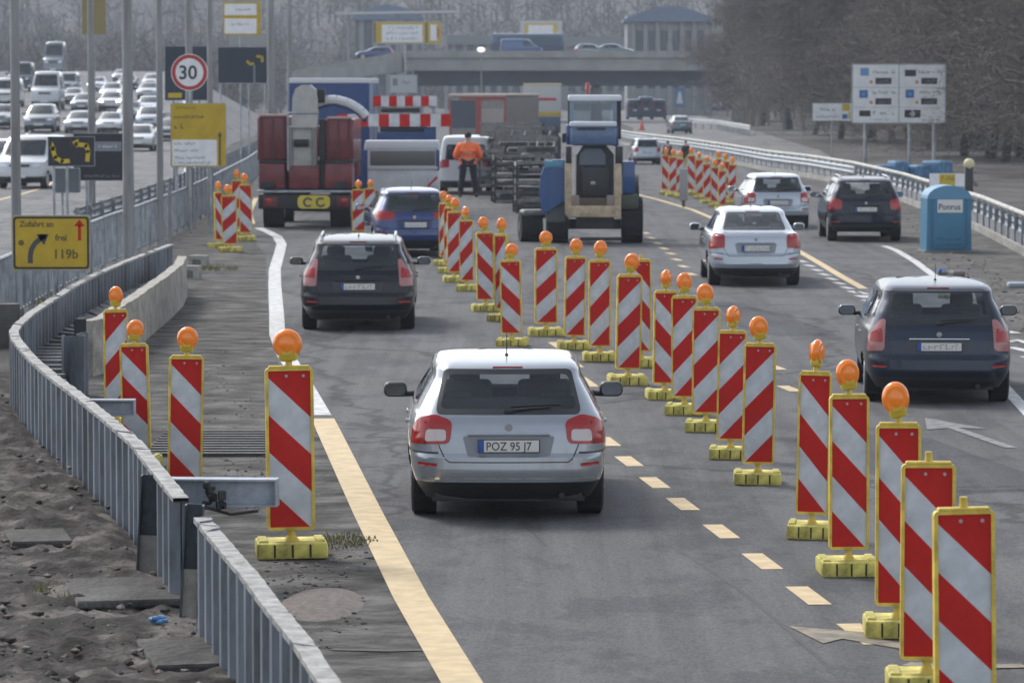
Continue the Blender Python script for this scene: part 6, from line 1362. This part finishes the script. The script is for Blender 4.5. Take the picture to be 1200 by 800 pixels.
def d_g2(m, W_, H_, z): rr = random.Random(8); flat(m, [(-W_ * .3, z + H_ * .15), (W_ * .28, z + H_ * .15), (W_ * .28, z + H_ * .85), (-W_ * .3, z + H_ * .85)], YF * 5, 2); flat(m, [(-W_ * .38, z + H_ * .1), (W_ * .38, z + H_ * .1), (W_ * .38, z + H_ * .9), (-W_ * .38, z + H_ * .9)], YF * 4, 4); scribble(m, -W_ * .2, z + H_ * .45, W_ * .4, H_ * .15, YF * 6, 9, rr)
sign('advert_board', 609, 24, 659, 62, 138, 'white advert board with yellow inner frame rising above the bridge', mat('white advert', (.5, .5, .5), .5), d_g2, posts=(.05, .95), r_=.05, post_w=.15, th=.2)
e = empty('street_lamp', P(564, 146), 0, 'thin street lamp standing before the bridge with white lamp head', 'street lamp'); m = MB(); m.cyl((0, 0, 0), (0, 0, bz(57) * .95), .09, .06, 8); m.build('post', M_POLE, e); m = MB(); m.ell((0, 0, bz(57) * .95), (.4, .3, .25)); m.build('lamp_head', mat('white lamp glass', (.8, .8, .78), .3, emit=((1, .98, .9), .6)), e)
# buildings behind
def building(cx, Y, wpx, top, label, wallm, roofm, cols, curved=True, base=0):
    a, b = AT(cx - wpx / 2, 60, Y).x, AT(cx + wpx / 2, 60, Y).x; W_ = b - a; Ht_ = AT(cx, top, Y).z; e = empty('station_building', ((a + b) / 2, Y, 0), 0, label, 'building')
    m = MB(); m.box((0, 6, Ht_ * .46), (W_, 12, Ht_ * .92)); m.build('wall', wallm, e)
    for k in range(cols): m = MB(); m.box((-W_ / 2 + W_ * (k + .5) / cols, -.25, Ht_ * .45), (W_ / cols * .35, .5, Ht_ * .88)); m.build('column', mat('pale column', (.24, .24, .235), .8), e)
    for k in range(cols - 1):
        for lv in (.35, .68): m = MB(); m.box((-W_ / 2 + W_ * (k + 1) / cols, -.05, Ht_ * lv), (W_ / cols * .5, .12, Ht_ * .2)); m.build('window', mat('dull window glass', (.04, .06, .09), .2), e)
    m = MB(); n = 10; top_ = [(-W_ * .54 + W_ * 1.08 * i / n, Ht_ * .88 + (Ht_ * .12 * math.sin(math.pi * i / n) if curved else Ht_ * .1)) for i in range(n + 1)]; m.prism([(-W_ * .54, Ht_ * .86), (W_ * .54, Ht_ * .86)] + top_[::-1], -1.2, 13); m.build('roof', roofm, e)
    return e
M_ROOFB = mat('blue roof', (.10, .15, .23), .5, var=.2); M_WALLP = mat('pale rendered wall', (.26, .27, .28), .85, var=.2, vscale=.3)
building(785, 520, 100, 8, 'pale columned building with curved blue roof above the bridge on the right', M_WALLP, M_ROOFB, 7)
building(455, 560, 78, 6, 'grey building with blue arched roof behind the gantry sign', mat('grey wall', (.13, .15, .17), .85, var=.3, vscale=.3), M_ROOFB, 5)
building(565, 620, 80, 40, 'low grey building seen above the bridge between the two boards', mat('blue grey wall', (.14, .16, .19), .85, var=.3, vscale=.3), mat('grey roof', (.16, .17, .18), .7), 6, False)
building(700, 640, 90, 42, 'low pale shed with flat roof left of the columned building', M_WALLP, MATS['grey roof'], 6, False)
building(180, 560, 70, 72, 'pale hall behind the queue of cars on the left', M_WALLP, MATS['grey roof'], 5, False)
e = empty('platform_canopy', (AT(465, 15, 505).x, 505, 0), 0, 'thin white canopy roof line above the yellow white gantry', 'canopy'); Wc = (535 - 392) / FPX * 505; zc = AT(465, 15, 505).z; m = MB(); m.box((0, 2, zc), (Wc, 5, .3), ry=R(-.9)); m.build('roof', mat('white canopy', (.5, .5, .5), .5), e)
for x in (-Wc * .4, 0, Wc * .4): m = MB(); m.cyl((x, 2, 0), (x, 2, zc - .1), .15, None, 8); m.build('post', M_POLE, e)

# ------------------------------------------------------------------ hills, woodland, bare trees
M_HILL = mat('leafless hillside', (.085, .08, .078), .95, col2=(.045, .043, .043), vscale=.05)
mb = MB(); nx, ny = 90, 14; vs = []
for j in range(ny + 1):
    for i in range(nx + 1):
        x = -520 + 1100 * i / nx; y = 690 + 420 * j / ny; t = j / ny; h = 34 * math.sin(min(1, t * 1.4) * math.pi / 2) * (1 + .3 * mn.noise(Vector((x * .006, y * .01, 2)))) + 2.5 * mn.noise(Vector((x * .05, y * .05, 0)))
        vs.append((x, y, h * (1 if j else 0) - .5))
mb.add(vs, [(j * (nx + 1) + i, j * (nx + 1) + i + 1, (j + 1) * (nx + 1) + i + 1, (j + 1) * (nx + 1) + i) for j in range(ny) for i in range(nx)], 0, True); tag(mb.build('hills', M_HILL, sharp=80), kind='structure')
M_BARK = mat('grey brown bark', (.042, .038, .034), .95, var=.35, vscale=3, bump=.4); M_TWIG = mat('brown twigs', (.17, .15, .13), .9, var=.3)
def twig_tri(mb, a, b, r, mi=0):
    d = (b - a); s1 = d.cross(Vector((0, 1, 0.2))); s1 = s1.normalized() * r if s1.length > 1e-6 else Vector((r, 0, 0)); s2 = d.cross(s1).normalized() * r
    o = len(mb.v); mb.v += [tuple(a + s1), tuple(a - s1 * .5 + s2 * .87), tuple(a - s1 * .5 - s2 * .87), tuple(b)]
    for f in ((0, 1, 3), (1, 2, 3), (2, 0, 3)): mb.f.append([k + o for k in f]); mb.m.append(mi); mb.sm.append(False)
def grow(tr, cr, p, d, L_, r, lv, rr, droop=0.0):
    segs = 4 if lv < 3 else 3; q = p
    for k in range(segs):
        d2 = (d + Vector((rr.gauss(0, .16), rr.gauss(0, .16), rr.gauss(0, .10) + (.06 if lv < 2 else -droop)))).normalized(); b = q + d2 * L_ / segs; r2 = r * (1 - .35 * (k + 1) / segs) if lv else r * (1 - .12 * (k + 1))
        if lv < 2: tr.cyl(q, b, r * (1 - .35 * k / segs), r2, 8 if lv == 0 else 5, 0, cap=False)
        elif lv == 2: cr.cyl(q, b, r * (1 - .35 * k / segs), r2, 3, 0, cap=False)
        else: twig_tri(cr, q, b, r)
        if lv < 5 and (lv > 0 or k >= 1):
            nb = {0: 3, 1: 3, 2: 3, 3: 2, 4: 2}[lv]
            for _ in range(nb):
                ax = Vector((rr.gauss(0, 1), rr.gauss(0, 1), rr.gauss(0, .5) + .15)); dd = (d2 * .55 + ax.normalized() * .8).normalized(); grow(tr, cr, b, dd, L_ * rr.uniform(.48, .68), max(.014, r2 * .58), lv + 1, rr, droop)
        q, d = b, d2
def tree_mesh(seed, h, trunk_r, low=True):
    rr = random.Random(seed); tr, cr = MB(), MB(); grow(tr, cr, Vector((0, 0, 0)), Vector((rr.gauss(0, .05), rr.gauss(0, .05), 1)), h * .55, trunk_r, 0, rr, .04)
    for z in ((.16, .24, .34, .45) if low else (.3, .45)):
        for _ in range(3):
            a = rr.uniform(0, 6.28); grow(tr, cr, Vector((0, 0, h * .55 * z * 1.7)), Vector((math.cos(a), math.sin(a), .25)).normalized(), h * .34, trunk_r * .4, 2, rr, .03)
    return tr, cr
TP = []
for sd_, h, r_ in ((11, 12, .24), (23, 13, .30), (37, 11, .20)):
    e = empty('bare_tree'); tr, cr = tree_mesh(sd_, h, r_); t_ = tr.build('trunk', M_BARK, e); c_ = cr.build('crown', M_TWIG, e); TP.append(e)
tl = ['just right of the parking board', 'behind the parking board', 'above the small white board', 'over the end of the bridge', 'at the right edge of the photo']
spots = [(1160, 186, 1), (1130, 183, 0), (1178, 190, 2), (1150, 176, 1), (1112, 175, 2), (1088, 171, 0), (1045, 168, 2), (1020, 166, 1), (985, 163, 0), (955, 158, 2), (925, 152, 1), (893, 147, 0), (868, 142, 2), (1262, 198, 1), (1300, 206, 0), (1195, 184, 2), (1140, 173, 1), (1065, 164, 0)]
lab = ['dark thick trunk right of the parking board', 'trunk seen between parking board and right edge trees', 'slim tree near the right edge behind the guard rail', 'tree with thick trunk behind the right edge trees', 'tree directly at the right edge of the parking board', 'tree behind the right half of the parking board', 'tree behind the middle of the parking board', 'tree behind the left half of the parking board', 'tree rising above the small white board', 'tree just left of the small white board', 'tree between bridge end and small white board', 'tree reaching over the right bridge end', 'leftmost bare tree in front of the columned building', 'tree cut by the right edge of the photo', 'tree outside the right edge whose twigs reach in', 'tree between the two rightmost trunks', 'hind tree right of the parking board', 'hind tree above the top edge of the parking board']
usedt = set()
for i, ((px, py, k), lb) in enumerate(zip(spots, lab)):
    e = TP[k] if k not in usedt else copy_tree(TP[k]); usedt.add(k); p = P(px, py); e.location = p; f = 1.0 + (i % 4) * .1; e.scale = (f, f, f); e.rotation_euler = (0, 0, i * 1.7); tag(e, 'bare winter ' + lb, 'tree', 'bare trees behind the right guard rail')
# far woodland that reads as one mass
def wood(name, n, gen, label, r0=.05):
    mb = MB(); rr = random.Random(3)
    for _ in range(n):
        c, h = gen(rr); sp = h * .34
        mb.cyl(c, c + Vector((rr.gauss(0, .3), 0, h * .7)), r0 * 3, r0, 4, 0, cap=False)
        for _ in range(46):
            z = h * rr.uniform(.12, .75); a = c + Vector((rr.gauss(0, sp * .35), rr.gauss(0, sp * .35), z)); b = a + Vector((rr.gauss(0, sp * .45), rr.gauss(0, sp * .45), abs(rr.gauss(0, h * .16)) + .2)); twig_tri(mb, a, b, r0 * rr.uniform(.4, 1.3), rr.randrange(2))
    tag(mb.build(name, [M_TWIG, M_BARK]), label, 'woodland', kind='stuff')
def g1(rr):
    t = rr.random(); Y = rr.uniform(330, 560); px = rr.uniform(850, 1290); return Vector(((px - 600) / FPX * Y, Y, -.1)), rr.uniform(9, 14)
wood('woodland', 130, g1, 'mass of leafless woodland filling the right background')
def g2(rr):
    Y = rr.uniform(640, 800); px = rr.uniform(-60, 900); z = 0 if Y < 690 else 34 * math.sin(min(1, (Y - 690) / 420 * 1.4) * math.pi / 2); return Vector(((px - 600) / FPX * Y, Y, z - 1)), rr.uniform(8, 15)
wood('woodland', 560, g2, 'hazy leafless woodland covering the hill in the background', .09)
def g3(rr):
    Y = rr.uniform(480, 600); px = rr.uniform(-80, 330); return Vector(((px - 600) / FPX * Y, Y, 0)), rr.uniform(9, 14)
wood('woodland', 160, g3, 'leafless woodland behind the queue of cars on the left', .07)

# ------------------------------------------------------------------ haze
hm = bpy.data.materials.new('haze air'); hm.use_nodes = True; n = hm.node_tree; n.nodes.clear(); o = n.nodes.new('ShaderNodeOutputMaterial'); pv = n.nodes.new('ShaderNodeVolumePrincipled')
pv.inputs['Color'].default_value = (.80, .88, 1, 1); pv.inputs['Density'].default_value = .0003; pv.inputs['Anisotropy'].default_value = 0; n.links.new(pv.outputs[0], o.inputs['Volume'])
mb = MB(); mb.box((0, 1240, 34), (3100, 2740, 72)); hz_ = mb.build('haze', hm); tag(hz_, 'thin pale blue haze lying over the whole road', 'haze', kind='stuff')
